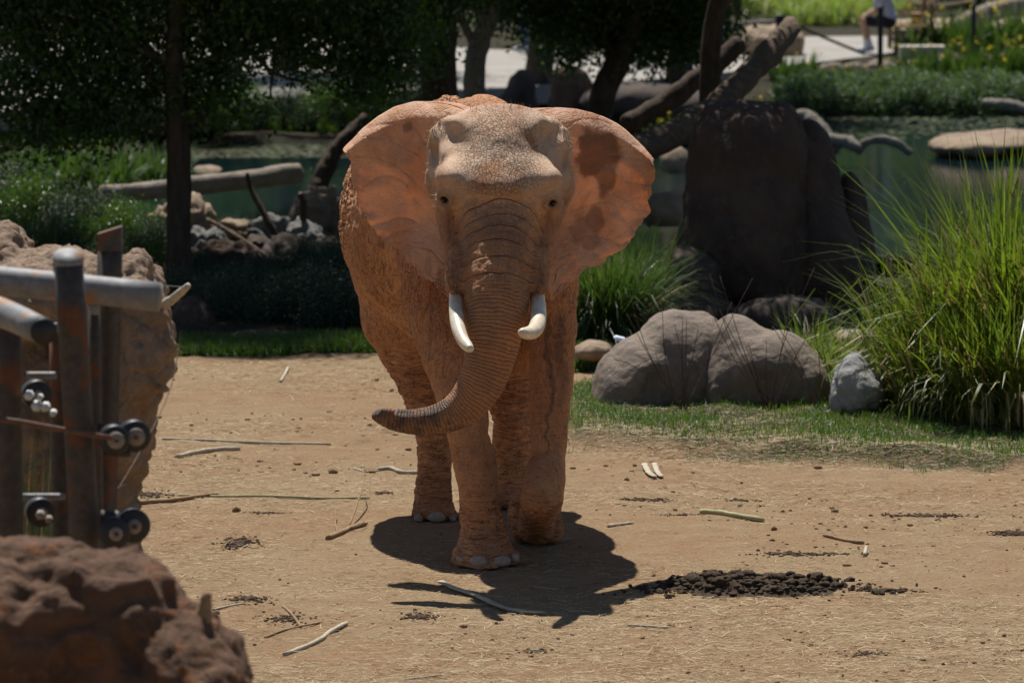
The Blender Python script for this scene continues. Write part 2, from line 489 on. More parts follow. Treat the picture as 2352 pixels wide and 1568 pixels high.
def PR(px, py, Y, r): return (*P(px, py, Y), S(r, Y))
def build_elephant():
    F = Field((-1.22, 30.66, -.06), (.62, 35.5, 2.92), .0108)
    def E(px, py, Y, rx, rz, ry, k=.08, rot=None, sub=False): F.ell(P(px, py, Y), (S(rx, Y), ry, S(rz, Y)), k, rot, sub)
    def CH(pts, k=.08, sub=False): F.chain([PR(*p) for p in pts], k, sub)
    yaw = Matrix.Rotation(R(5), 3, 'Z')
    # trunk of the body, rump, shoulders, chest
    E(1048, 508, 34.0, 272, 278, 1.22, .05, yaw)
    E(1020, 430, 34.7, 190, 190, .62, .15)
    E(1170, 600, 33.05, 140, 270, .55, .2)
    E(1108, 318, 33.0, 95, 100, .45, .12)
    E(1030, 268, 34.1, 34, 46, .7, .06)
    E(1160, 470, 32.6, 150, 175, .55, .2)
    E(1285, 470, 33.0, 76, 165, .5, .15)
    # hind right leg (far side left in view)
    CH([(935, 600, 34.5, 130), (938, 720, 34.45, 112), (970, 830, 34.35, 82), (988, 920, 34.25, 60), (996, 1000, 34.15, 46), (998, 1060, 34.1, 42), (998, 1120, 34.05, 44), (997, 1170, 34.0, 49)], .16)
    E(997, 1186, 33.97, 56, 36, .19, .06)
    # hind left leg
    CH([(1150, 690, 34.8, 130), (1165, 850, 34.7, 80), (1175, 960, 34.6, 48), (1176, 1060, 34.55, 46), (1176, 1130, 34.5, 47)], .14)
    E(1175, 1148, 34.45, 54, 34, .19, .06)
    # front right leg (the forward one)
    CH([(1005, 560, 32.95, 105), (1015, 700, 32.75, 92), (1040, 820, 32.5, 74), (1062, 920, 32.3, 57), (1078, 1005, 32.2, 48), (1092, 1080, 32.12, 50), (1102, 1150, 32.08, 50), (1108, 1205, 32.06, 51), (1112, 1250, 32.03, 59)], .12)
    E(1115, 1282, 32.0, 77, 42, .23, .07)
    E(1120, 1292, 31.94, 66, 22, .22, .05)
    for tx, tz, tr in ((1098, 1284, 25), (1152, 1284, 24), (1062, 1282, 19), (1182, 1278, 17)): E(tx, tz, 31.86 + abs(tx - 1122) * .0011, tr, tr * .95, .07, .03)
    for tx, tz, tr in ((1003, 1184, 24), (963, 1186, 18), (1038, 1186, 15)): E(tx, tz, 33.80 + abs(tx - 1000) * .001, tr, tr * .95, .06, .03)
    # front left leg, lifting: knee forward, foot folded back under it
    CH([(1240, 560, 32.9, 95), (1258, 690, 32.65, 70), (1268, 790, 32.5, 54), (1266, 890, 32.42, 49), (1261, 980, 32.34, 45), (1258, 1060, 32.24, 44), (1250, 1110, 32.08, 50), (1244, 1146, 31.98, 53)], .10)
    CH([(1242, 1156, 32.15, 44), (1234, 1185, 32.5, 42), (1230, 1205, 32.75, 46)], .03)
    E(1231, 1218, 32.92, 60, 38, .15, .02)
    E(1192, 1188, 32.84, 28, 62, .11, .02)
    E(1268, 1204, 32.88, 29, 50, .13, .02)
    # belly between the legs
    E(1120, 700, 33.9, 190, 120, .9, .15)
    # ---- head
    E(1150, 350, 31.95, 150, 106, .42, .06)
    E(1146, 296, 31.84, 118, 50, .30, .08)
    for sx in (-1, 1):                                     # broad side walls of the skull
        E(1147 + sx * 124, 350 + sx * 3, 31.95, 39, 76, .24, .07)
        E(1147 + sx * 120, 410 + sx * 4, 31.90, 43, 62, .22, .06)
    E(1147, 345, 31.74, 84, 84, .33, .07)
    E(1146, 400, 31.64, 118, 78, .35, .07)
    E(1035, 404, 31.52, 37, 36, .20, .07)
    E(1255, 409, 31.52, 37, 36, .20, .07)
    E(1041, 446, 31.56, 37, 50, .19, .06)
    E(1252, 453, 31.56, 37, 50, .19, .06)
    E(1146, 432, 31.52, 122, 56, .25, .08)
    E(1147, 426, 31.45, 66, 36, .235, .09)
    E(1146, 500, 31.95, 126, 150, .36, .10)
    E(1144, 640, 31.92, 84, 95, .30, .10)
    # temple hollows
    for cx, cy, dY, rx, rz, ry, an in ((1032, 310, 31.55, 31, 36, .25, 18), (1012, 314, 31.62, 18, 36, .22, 8), (1046, 334, 31.42, 16, 22, .16, 35),
                                       (1263, 314, 31.55, 29, 40, .25, -14), (1281, 338, 31.58, 18, 42, .20, -6), (1262, 352, 31.40, 15, 26, .16, -30),
                                       (995, 352, 31.66, 13, 34, .20, -12), (1300, 362, 31.66, 13, 36, .20, 12), (1008, 290, 31.70, 16, 20, .2, 0), (1288, 300, 31.70, 14, 24, .2, 0)):
        E(cx, cy, dY, rx, rz, ry, .055, Matrix.Rotation(R(an), 3, 'Y'), True)
    # cheeks and tusk sheaths
    CH([(1036, 470, 31.70, 42), (1046, 545, 31.56, 34), (1053, 610, 31.36, 28), (1052, 650, 31.24, 22)], .05)
    CH([(1258, 478, 31.70, 41), (1244, 548, 31.56, 34), (1232, 612, 31.36, 28), (1232, 652, 31.24, 22)], .05)
    CH([(1048, 590, 31.28, 26), (1047, 630, 31.18, 27), (1045, 655, 31.14, 24)], .03)
    CH([(1038, 610, 31.25, 12), (1033, 640, 31.20, 11), (1032, 664, 31.15, 6), (1052, 676, 31.05, 6)], .02)
    CH([(1236, 592, 31.28, 26), (1237, 632, 31.18, 27), (1238, 657, 31.14, 24)], .03)
    CH([(1247, 612, 31.25, 12), (1251, 642, 31.20, 11), (1253, 665, 31.15, 6), (1232, 678, 31.05, 6)], .02)
    # loose folds in front of the ear root
    CH([(984, 398, 31.86, 9), (987, 425, 31.84, 12), (1000, 452, 31.82, 12), (1013, 478, 31.80, 9)], .02)
    CH([(1312, 402, 31.86, 9), (1309, 436, 31.84, 13), (1298, 466, 31.82, 12), (1284, 490, 31.80, 9)], .02)
    CH([(1018, 500, 31.80, 9), (1026, 545, 31.78, 9), (1034, 590, 31.76, 8)], .02)
    CH([(1276, 500, 31.80, 9), (1266, 550, 31.78, 9), (1258, 600, 31.76, 8)], .02)
    CH([(996, 300, 31.90, 6), (990, 335, 31.88, 7), (990, 380, 31.87, 6)], .035)
    CH([(1296, 300, 31.90, 6), (1302, 335, 31.88, 7), (1303, 380, 31.87, 6)], .035)
    # trunk
    TR = [(1146, 440, 31.74, 104), (1147, 490, 31.66, 98), (1147, 550, 31.53, 89), (1144, 620, 31.37, 81), (1141, 690, 31.26, 74), (1136, 751, 31.19, 66), (1128, 805, 31.15, 59.5), (1112, 862, 31.13, 54.5), (1085, 912, 31.12, 48.5), (1046, 947, 31.12, 41), (1000, 963, 31.12, 33.5), (948, 969, 31.13, 28), (905, 964, 31.14, 23.5), (880, 957, 31.16, 19), (864, 956, 31.18, 10)]
    TR = [(a, b, c - .17, d) for a, b, c, d in TR]
    ctrl = np.array([PR(*p) for p in TR]); cl = catmull(ctrl, 70)
    F.chain(cl, .045)
    CH([(893, 947, 30.94, 11), (882, 944, 30.95, 8)], .02)     # finger at the tip
    rs = np.random.RandomState(3)
    for k in range(17):                                       # knobbly upper edge of the curled part
        u = .66 + .2 * k / 17
        c = cl[int(u * 69)]; nrm = np.array([-.15, -.25, 1.0]); nrm /= np.linalg.norm(nrm)
        q = c[:3] + nrm * c[3] * .96
        F.ell(q, (.013, .013 + .006 * rs.rand(), .012), .008)
    # eye sockets
    for ex, ey in ((1019, 459), (1271, 467)):
        p = F.hit(ex, ey, 30.9, 32.6)
        F.ell(p, (.034, .030, .024), .02, None, True)
        sg = 1 if ex < 1150 else -1
        for arc, rr in (([(-17, 2), (-10, -9), (2, -13), (13, -8), (19, 4)], .0125), ([(-22, -6), (-12, -19), (3, -23), (17, -17), (25, -4)], .010), ([(-14, 6), (-3, 12), (10, 12), (20, 9)], .011), ([(-12, 17), (2, 23), (16, 24)], .009)):
            q = [F.hit(ex + sg * a_, ey + b_, 30.9, 32.6) for a_, b_ in arc]
            F.chain(np.array([(*v, rr) for v in q if v is not None]), .012)
    F.floor(.004)
    # eyes before meshing
    V, Q = F.mesh()
    N = vnormals(V, Q)
    # ---- masks
    Vy, Vz, Vx = V[:, 1], V[:, 2], V[:, 0]
    # distance to the trunk centre line
    front = Vy < 31.6
    D = np.full(len(V), 9.0); Sx = np.zeros(len(V)); TH = np.zeros(len(V)); RR = np.ones(len(V)) * .1
    seglen = np.linalg.norm(np.diff(cl[:, :3], axis=0), axis=1); cum = np.concatenate([[0], np.cumsum(seglen)])
    fi = np.where(front)[0]
    Tn = np.gradient(cl[:, :3], axis=0); Tn /= np.linalg.norm(Tn, axis=1)[:, None]
    best = np.full(len(fi), 9e9); bs = np.zeros(len(fi)); bi = np.zeros(len(fi), int)
    for k in range(69):
        a, b = cl[k, :3], cl[k + 1, :3]; ba = b - a
        t = np.clip(((V[fi] - a) @ ba) / ba.dot(ba), 0, 1)
        d = np.linalg.norm(V[fi] - a - t[:, None] * ba, axis=1)
        m = d < best
        best[m] = d[m]; bs[m] = cum[k] + t[m] * seglen[k]; bi[m] = k
    D[fi] = best; Sx[fi] = bs; RR[fi] = cl[bi, 3]
    side = np.cross(Tn[bi], np.array([0, -1.0, 0])); side /= np.linalg.norm(side, axis=1)[:, None]
    rel = V[fi] - cl[bi, :3]
    TH[fi] = np.arctan2((rel * side).sum(1), -rel[:, 1] + 1e-6)
    tk = (1 - sstep(.012, .05, D - RR)) * sstep(.0, .10, Sx) * front
    fpx = (Vx * FPX / Vy + 1176)
    fpy = 784 + (np.tan(np.arctan2(CAM_H - Vz, Vy) - PITCH)) * FPX
    headz = front & (Vz > 1.75) 
    fh = (1 - sstep(.7, 1.5, np.sqrt(((fpx - 1150) / 95) ** 2 + ((fpy - 350) / 110) ** 2))) * (Vy < 32.1) * (Vz > 2.0)
    ishead = (Vy < 32.2) & (Vz > 1.9)
    hind = sstep(33.2, 33.6, Vy)
    lg = (1 - sstep(.9, 1.3, Vz)) * (tk < .5) * (.35 + .65 * np.maximum(hind, 1 - sstep(.28, .5, Vz)))
    sd = sstep(32.2, 32.6, Vy)
    sd = np.maximum(sd, (Vy < 32.6) * (Vz < 2.0) * .8 * (tk < .3))
    sunlit_dust = ishead * sstep(2.05, 2.5, Vz) * sstep(-.2, .9, fbm(V * 7, 4, 5) * .5 + .5 + .45 * sstep(45, 95, np.abs(fpx - 1148)))
    wet = sstep(1.28, 1.62, Sx) * tk * (0.55 + .45 * sstep(-.2, .3, fbm(V * 20, 3, 8)))
    wet = np.maximum(wet, .42 * tk * sstep(.1, .3, Sx) * (.6 + .4 * fbm(V * 6, 3, 2)))
    # streaks of wet mud on the front legs
    wv = 5 * np.sin(fpy * .03) + 5 * fbm(np.stack([fpy * .05, fpy * 0, fpy * 0], 1), 3, 4)
    st = np.exp(-(np.abs(fpx - (1262 + wv)) / (3.5 + 4 * sstep(1000, 850, fpy))) ** 3) * (Vy < 32.6) * sstep(700, 760, fpy) * sstep(1050, 1010, fpy) * (tk < .3)
    st = np.maximum(st, np.exp(-(np.abs(fpx - (1290 + wv)) / 14) ** 3) * (Vy < 32.7) * sstep(700, 740, fpy) * sstep(930, 860, fpy) * .8 * (tk < .3))
    wet = np.clip(np.maximum(wet, st * .8), 0, 1)
    for ex, ey, sg in ((1019, 459, 1), (1271, 467, -1)):          # dark wet skin round the eyes, running down
        de = np.hypot((fpx - ex) / 1.0, (fpy - ey) / .85); wet = np.maximum(wet, .62 * np.exp(-(de / 20) ** 3) * (Vy < 32.1) * (Vz > 1.9))
        dl = np.abs(fpx - (ex + sg * (fpy - ey) * .30)); wet = np.maximum(wet, .6 * np.exp(-(dl / 9) ** 2) * sstep(ey, ey + 12, fpy) * sstep(ey + 75, ey + 30, fpy) * (Vy < 32.0))
    flap = np.maximum(np.exp(-(np.hypot((fpx - 1042) / 22, (fpy - 645) / 42)) ** 3), np.exp(-(np.hypot((fpx - 1245) / 22, (fpy - 645) / 42)) ** 3)) * (Vy < 31.6)
    wet = np.maximum(wet, .62 * flap)
    # ---- real folds: sagging flank skin, ankle rings, trunk rings, cracked brow
    disp = np.zeros(len(V))
    rump = sd * sstep(1.5, 1.9, Vz) * sstep(33.2, 33.9, Vy)
    w1, w2 = worley(np.stack([Vx * 7, Vy * 5, Vz * 3.2], 1) + .8 * vnoise(V * 4, 2)[:, None], 4)
    disp += -.008 * (1 - sstep(0, .35, w2 - w1)) * sd * (1 - lg * .6)
    w1, w2 = worley(np.stack([Vx * 8, Vy * 8, Vz * 17], 1) + 1.1 * vnoise(V * 5, 9)[:, None], 6)
    disp += -.008 * (1 - sstep(0, .3, w2 - w1)) * np.clip(lg * 1.3 - .4, 0, 1)
    w1, w2 = worley(V * 16 + .5 * vnoise(V * 9, 3)[:, None], 12)
    disp += -.016 * (1 - sstep(0, .35, w2 - w1)) * rump
    disp += .003 * fbm(V * 14, 3, 21) * fh
    disp += .011 * fbm(V * 5.0, 4, 31) * (.35 + .65 * sd)
    fold = np.abs(fbm(np.stack([Vx * 9, Vy * 5, Vz * 1.7 + Vx * 1.2], 1), 3, 88)); disp += -.009 * (1 - sstep(0, .22, fold)) * sd * (1 - lg) * (1 - rump)
    fold = np.abs(fbm(np.stack([Vx * 3.2, Vy * 3.2, Vz * 15], 1), 3, 89)); disp += -.009 * (1 - sstep(0, .18, fold)) * np.clip(lg * 1.2 - .15, 0, 1)
    de = np.minimum(np.hypot(fpx - 1019, fpy - 459), np.hypot(fpx - 1271, fpy - 467))
    hd = (Vy < 32.0) * (Vz > 1.9)
    disp += -.006 * (np.exp(-((de - 25) / 4.0) ** 2) + .8 * np.exp(-((de - 38) / 4.0) ** 2)) * hd * sstep(495, 470, fpy)
    disp += .006 * fbm(V * np.array([16, 16, 26]), 3, 72) * tk * (Sx < .8)
    ck = (Vz > 1.55) * (Vz < 2.15) * (Vy < 32.2) * (1 - tk) * sstep(75, 95, np.abs(fpx - 1147)); fold = np.abs(fbm(np.stack([Vx * 22, Vy * 8, Vz * 5], 1), 2, 66)); disp += -.007 * (1 - sstep(0, .2, fold)) * ck
    up = tk * (1 - sstep(.62, .85, Sx))
    nzs = vnoise(V * 5, 44)
    g = np.abs(np.sin(.5 * (Sx * 2 * np.pi / .088 + 3.6 * (nzs * .5 + .5))))
    disp += -.010 * (1 - sstep(0, .3, g)) * up * np.clip(.55 + 1.2 * fbm(V * 6, 2, 71), 0, 1)
    low = tk * sstep(.62, .85, Sx)
    disp += .0018 * (np.abs(np.sin(.5 * (Sx * 2 * np.pi / .040 + 9 * vnoise(V * 7, 45)))) ** .5 - .5) * low
    V = V + N * disp[:, None]
    base = empty('elephant', (float(P(1130, 1250, 32.6)[0]), 32.8, 0))
    tag(base, 'reddish mud covered elephant with spread ears walking towards the viewer, trunk curled to the left', 'elephant')
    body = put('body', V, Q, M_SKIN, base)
    me = body.data
    for nm, v in (('fh', fh), ('lg', lg), ('tk', tk), ('ts', Sx), ('th', TH), ('sd', sd), ('sunlit_dust', sunlit_dust), ('wet', wet), ('rump', rump)): attr(me, nm, v)
    # ---- eyes with lids
    for ex, ey, sgn in ((1019, 459, -1), (1271, 467, 1)):
        p = F.hit(ex, ey, 30.9, 32.7); n = F.normal(p)
        g = Geo(); u, v = np.meshgrid(np.linspace(0, np.pi, 14), np.linspace(0, 2 * np.pi, 20, endpoint=False), indexing='ij')
        c = p + .004 * n
        B = np.stack([np.sin(u) * np.cos(v), np.sin(u) * np.sin(v), np.cos(u)], -1).reshape(-1, 3)
        i = np.arange(13)[:, None] * 20; j = np.arange(20)[None]; Qs = np.stack([i + j, i + 20 + j, i + 20 + (j + 1) % 20, i + (j + 1) % 20], -1).reshape(-1, 4)
        g.add(c + B * np.array([.020, .020, .018]), Qs)
        eye = g.put('eye', M_EYE, base)
        g = Geo(); rs_e = np.random.RandomState(4)                  # lashes
        for q in range(16):
            a_ = rs_e.uniform(-1, 1); b0 = c + np.array([a_ * .022, -.010, .016 - .012 * a_ * a_]); dr = np.array([a_ * .5, -.9, -.35]); dr /= np.linalg.norm(dr)
            g.add([b0 - [.0012, 0, 0], b0 + [.0012, 0, 0], b0 + dr * .04], None, [(0, 1, 2)])
        g.put('eyelashes', M_LID, eye)['kind'] = 'stuff'
    # ---- tusks
    for pts in ([(1047, 650, 31.42, 15), (1048, 680, 31.34, 16.6), (1048, 715, 31.2, 17), (1052, 750, 31.05, 16.5), (1063, 780, 30.92, 14.5), (1074, 795, 30.84, 12.5), (1081, 801, 30.79, 8.5)],
                [(1234, 648, 31.42, 15), (1234, 680, 31.33, 17), (1237, 712, 31.2, 18), (1235, 742, 31.02, 18.5), (1226, 760, 30.86, 17.5), (1211, 765, 30.72, 15), (1202, 764, 30.63, 12), (1196, 763, 30.60, 8)]):
        c = catmull(np.array([PR(q[0], q[1], q[2] - .17, q[3]) for q in pts]), 34); g = Geo()
        rr = c[:, 3].copy()
        tube_geo(g, c[:, :3], rr, 22, True, True)
        g.put('tusk', M_TUSK, base)
    # ---- toenails
    for nx, ny, rx, rz in ((1098, 1290, 20, 15), (1154, 1289, 19, 14), (1184, 1282, 8, 12), (1056, 1285, 9, 9), (1003, 1189, 20, 14), (961, 1193, 11, 13), (1040, 1192, 7, 9)):
        p = F.hit(nx, ny, 31.2, 34.4)
        if p is None: continue
        n = F.normal(p); n[2] *= .3; n /= np.linalg.norm(n)
        tx = np.cross([0, 0, 1], n); tx /= np.linalg.norm(tx); tz = np.cross(n, tx)
        u, v = np.meshgrid(np.linspace(0, np.pi / 2, 7), np.linspace(0, 2 * np.pi, 20, endpoint=False), indexing='ij')
        ax = S(rx, p[1]) / max(abs(tx[0]), .55); az = S(rz, p[1])
        z = np.cos(v); z = np.where(z < 0, z * .8, z)
        B = p + (np.sin(u) * np.sin(v))[..., None] * tx * ax + (np.sin(u) * z)[..., None] * tz * az + ((np.cos(u)) ** .7 * .020 - .006)[..., None] * n
        B = B.reshape(-1, 3)
        i = np.arange(6)[:, None] * 20; j = np.arange(20)[None]; Qs = np.stack([i + j, i + 20 + j, i + 20 + (j + 1) % 20, i + (j + 1) % 20], -1).reshape(-1, 4)
        B[:, 2] = np.maximum(B[:, 2], .008)
        put('toenail', B, Qs, M_NAIL, base)
    # ---- ears
    OL = [(1085, 246), (1053, 237), (1025, 234), (995, 233), (951, 233), (906, 245), (867, 268), (835, 293), (813, 316), (788, 341), (791, 357), (802, 371), (801, 385), (806, 400), (808, 420), (819, 440), (820, 455), (829, 479), (843, 500), (848, 512), (866, 533), (890, 556), (908, 570), (922, 585), (941, 607), (952, 617), (960, 629), (989, 649), (1004, 656), (1014, 670), (1033, 690)]
    IL = [(1100, 262), (1080, 272), (1058, 282), (1040, 296), (1026, 312), (1016, 335), (1012, 360), (1012, 400), (1018, 440), (1028, 480), (1036, 520), (1040, 560), (1042, 600), (1042, 640), (1040, 670), (1037, 692)]
    OR_ = [(1195, 250), (1242, 248), (1283, 247), (1322, 250), (1357, 258), (1389, 269), (1418, 284), (1436, 297), (1453, 313), (1482, 341), (1507, 370), (1501, 386), (1504, 412), (1497, 425), (1498, 441), (1491, 473), (1490, 498), (1477, 508), (1472, 520), (1459, 543), (1440, 566), (1436, 576), (1411, 585), (1379, 607), (1350, 617), (1344, 625), (1325, 636), (1312, 649), (1292, 663), (1280, 670), (1268, 690)]
    IR = [(1190, 262), (1215, 275), (1238, 290), (1258, 306), (1272, 325), (1280, 350), (1282, 390), (1278, 430), (1268, 470), (1258, 510), (1250, 550), (1246, 590), (1248, 630), (1256, 660), (1264, 690)]
    for out, inn, sgn, Ytip in ((OL, IL, -1, 32.5), (OR_, IR, 1, 32.62)):
        nu, nv = 60, 230
        def rs_(c, n, jag=0, seed=0):
            c = np.array(c, float); d = np.concatenate([[0], np.cumsum(np.linalg.norm(np.diff(c, axis=0), axis=1))]); d /= d[-1]
            v = np.linspace(0, 1, n)
            r = np.stack([np.interp(v, d, c[:, k]) for k in (0, 1)], 1)
            r[1:-1] = (r[:-2] + 2 * r[1:-1] + r[2:]) / 4
            if jag:
                nz = fbm(np.stack([v * 42, v * 0, v * 0 + seed], 1), 4, seed)
                amp = jag * sstep(.30, .38, v)
                r = r + (nz * amp * .8 + amp * .5 * np.minimum(0, fbm(np.stack([v * 110, v * 0, v * 0 + seed], 1), 2, seed + 9)))[:, None] * np.array([sgn * .8, .6])
            return r
        O, I = rs_(out, nv, 6.0, 5 + sgn), rs_(inn, nv)
        u = np.linspace(0, 1, nu)[None, :]; v = np.linspace(0, 1, nv)[:, None]
        px = I[:, 0:1] * (1 - u) + O[:, 0:1] * u; py = I[:, 1:2] * (1 - u) + O[:, 1:2] * u
        # distance to the top edge drives the backward roll
        topc = np.array(out[:11 if sgn > 0 else 10], float)
        dt = np.full(px.shape, 1e9)
        for a, b in zip(topc[:-1], topc[1:]):
            ba = b - a; t_ = np.clip(((px - a[0]) * ba[0] + (py - a[1]) * ba[1]) / ba.dot(ba), 0, 1)
            dt = np.minimum(dt, np.hypot(px - a[0] - t_ * ba[0], py - a[1] - t_ * ba[1]))
        ax_ = np.abs(px - 1150) / 355.0
        base_Y = 31.93 + (Ytip - 31.93) * sstep(.25, 1.0, ax_) - .22 * sstep(480, 690, py) * (1 - .4 * ax_)
        width = np.interp(v, [0, .12, .30, .42, 1], [46, 44, 34, 12, 8])
        roll = np.clip(1 - dt / width, 0, 1)
        Yv = base_Y + .15 * roll ** 1.5
        cr = np.abs(fbm(np.stack([v * 14 + .8 * np.sin(u * 3) + 0 * u, u * 1.6 + 0 * v, 0 * u * v + sgn], -1).reshape(-1, 3), 2, 33).reshape(px.shape))
        Yv = Yv + .010 * (1 - sstep(0, .14, cr)) * sstep(.08, .3, u)
        pp = np.stack([px / 120, py / 120, v + 0 * u], -1).reshape(-1, 3)
        Yv = Yv + .045 * fbm(pp * .9 + sgn * 7, 4, 61 + sgn).reshape(px.shape) * sstep(0, .25, u)
        Yv = Yv + .012 * fbm(np.stack([v * 22 + 0 * u, u * 3 + 0 * v, 0 * u * v], -1).reshape(-1, 3), 3, 9).reshape(px.shape) * sstep(.75, 1.0, u) * sstep(.33, .42, v)
        Vv = np.zeros((nv, nu, 3))
        v_ = 784.0 - py; rx, ry, rz = px - 1176.0, FPX * cp + v_ * sp, -FPX * sp + v_ * cp
        t_ = Yv / ry
        Vv[..., 0] = t_ * rx; Vv[..., 1] = Yv; Vv[..., 2] = CAM_H + t_ * rz
        # two skins, thicker towards the root
        nx = np.cross(np.gradient(Vv, axis=0), np.gradient(Vv, axis=1)); nx /= np.linalg.norm(nx, axis=2)[..., None] + 1e-12
        if nx[nv // 2, nu // 2, 1] > 0: nx = -nx
        th = (.007 + .035 * (1 - sstep(0, .45, u)))[..., None] * np.sin(np.clip(np.minimum(1 - u, 1.0) * 9, .15, np.pi / 2))[..., None]
        A = (Vv + nx * th * .3).reshape(-1, 3); Bk = (Vv - nx * th).reshape(-1, 3)
        i = np.arange(nv - 1)[:, None] * nu; j = np.arange(nu - 1)[None]
        q = np.stack([i + j, i + j + 1, i + nu + j + 1, i + nu + j], -1).reshape(-1, 4)
        fr = q if sgn > 0 else q[:, ::-1]
        n0 = nv * nu
        bk = q[:, ::-1] + n0 if sgn > 0 else q + n0
        rim = np.concatenate([np.arange(nu), (np.arange(1, nv)) * nu + nu - 1, (nv - 1) * nu + np.arange(nu - 2, -1, -1), np.arange(nv - 2, -1, -1) * nu])
        r2 = np.stack([rim[:-1], rim[1:], rim[1:] + n0, rim[:-1] + n0], 1)
        if sgn > 0: r2 = r2[:, ::-1]
        ear = put('ear', np.vstack([A, Bk]), np.vstack([fr, bk, r2]), M_EAR, base)
        nz = fbm(np.stack([px / 22, py / 30, px * 0], -1).reshape(-1, 3), 4, 77).reshape(px.shape)
        def blob(cx, cy, a, b): return 1 - sstep(.75, 1.15, np.hypot((px - cx) / a, (py - cy) / b) + .30 * nz)
        if sgn > 0:
            st = np.maximum.reduce([blob(1372, 345, 48, 58), blob(1350, 370, 34, 34), blob(1385, 400, 26, 50) * .8, blob(1365, 505, 20, 34) * .7, blob(1330, 530, 30, 36) * .55, blob(1355, 560, 24, 20) * .5])
        else:
            st = np.maximum.reduce([blob(938, 292, 13, 14) * .7, blob(1015, 640, 14, 34) * .5, blob(985, 610, 9, 30) * .35])
        sunlit_dust = roll ** .6 * (v < .42) * sstep(-.6, .5, nz)  # rolled ear top coloured paler, standing for sun on it
        st = np.tile(st.ravel(), 2); sunlit_dust = np.tile((sunlit_dust + 0 * px).ravel(), 2)
        attr(ear.data, 'stain', st); attr(ear.data, 'sunlit_dust', np.clip(sunlit_dust, 0, 1))
    # ---- thin hairs along the crown and brow edges
    g = Geo()
    rs = np.random.RandomState(5)
    lines = [[(1035, 262), (1010, 275), (992, 300), (984, 335), (983, 380), (985, 430)], [(1235, 255), (1270, 268), (1296, 290), (1310, 320), (1316, 360), (1312, 400)], [(1000, 440), (1010, 480)], [(1080, 248), (1150, 243), (1220, 250)]]
    for ln, cnt in zip(lines, (230, 260, 50, 110)):
        c = np.array(ln, float)
        for k in range(cnt):
            u_ = rs.rand() * (len(c) - 1); i = int(u_); q = c[i] + (c[i + 1] - c[i]) * (u_ - i) + rs.normal(0, 5, 2)
            p = F.hit(q[0], q[1] + 3, 31.0, 33.0)
            if p is None: continue
            n = F.normal(p); L = .03 + .035 * rs.rand()
            d = n * .7 + rs.normal(0, .5, 3) + np.array([0, 0, .25]); d /= np.linalg.norm(d)
            e = p + d * L + np.array([0, 0, -.008]); s_ = np.cross(d, rs.normal(0, 1, 3)); s_ /= np.linalg.norm(s_) + 1e-9
            g.add([p - s_ * .0015, p + s_ * .0015, e], None, [(0, 1, 2)])
    g.put('hair', M_HAIR, base)['kind'] = 'stuff'
def F_snap(F, q):
    p = np.array(q, float)
    for _ in range(6):
        d = F.sample(p); n = F.normal(p); p = p - n * d
    return p
build_elephant()
# ================================================================== GROUND, WATER, PATH
WATER_Z = -0.5
def lawn_mask(x, y):
    """1 on the grassy mound to the right of the elephant (world metres)"""
    # far edge / near edge of the strip as Y over x
    near = np.interp(x, [.30, .55, 1.1, 1.9, 2.7, 3.6, 6], [38.0, 37.6, 37.2, 36.9, 36.7, 36.4, 36.2])
    far = np.interp(x, [.30, .8, 1.5, 6], [40.4, 41.4, 43.5, 46])
    return sstep(-.25, .25, y - near) * sstep(-.3, .3, far - y) * sstep(.28, .55, x)
def pond_mask(x, y):
    yn = 60.5 - 3.0 * sstep(-.6, 1.4, x)
    yf = 75.8 + 7.2 * sstep(2.5, 5.5, x)
    return sstep(0, 2.2, y - yn) * sstep(0, 1.6, yf - y) * sstep(-5.3, -4.0, x)
def height(x, y):
    x = np.asarray(x, float); y = np.asarray(y, float)
    p = np.stack([x, y, x * 0], -1).reshape(-1, 3)
    n1 = fbm(p * .8, 3, 101).reshape(x.shape); n2 = fbm(p * 5.0, 3, 102).reshape(x.shape)
    far = sstep(42, 46, y)
    z = n1 * (.018 + .03 * far) + n2 * .007 * (1 - far)
    z = z - .018 * (1 - far) * (np.abs(x) < 1e9) * sstep(.2, .6, n1)
    foot = np.exp(-((x + .1) / 1.4) ** 2 - ((y - 32.9) / 1.6) ** 2)
    z = z * (1 - .9 * foot)
    z = z + .10 * lawn_mask(x, y) * (1 + .4 * n1)
    z = z - (.40 * sstep(52, 60, y) + .02) * sstep(86, 82, y) * (y > 50) - 1.1 * pond_mask(x, y)
    z = z - .38 * sstep(49, 56, y) * sstep(.9, 1.8, x) * sstep(60, 58, y)
    return z
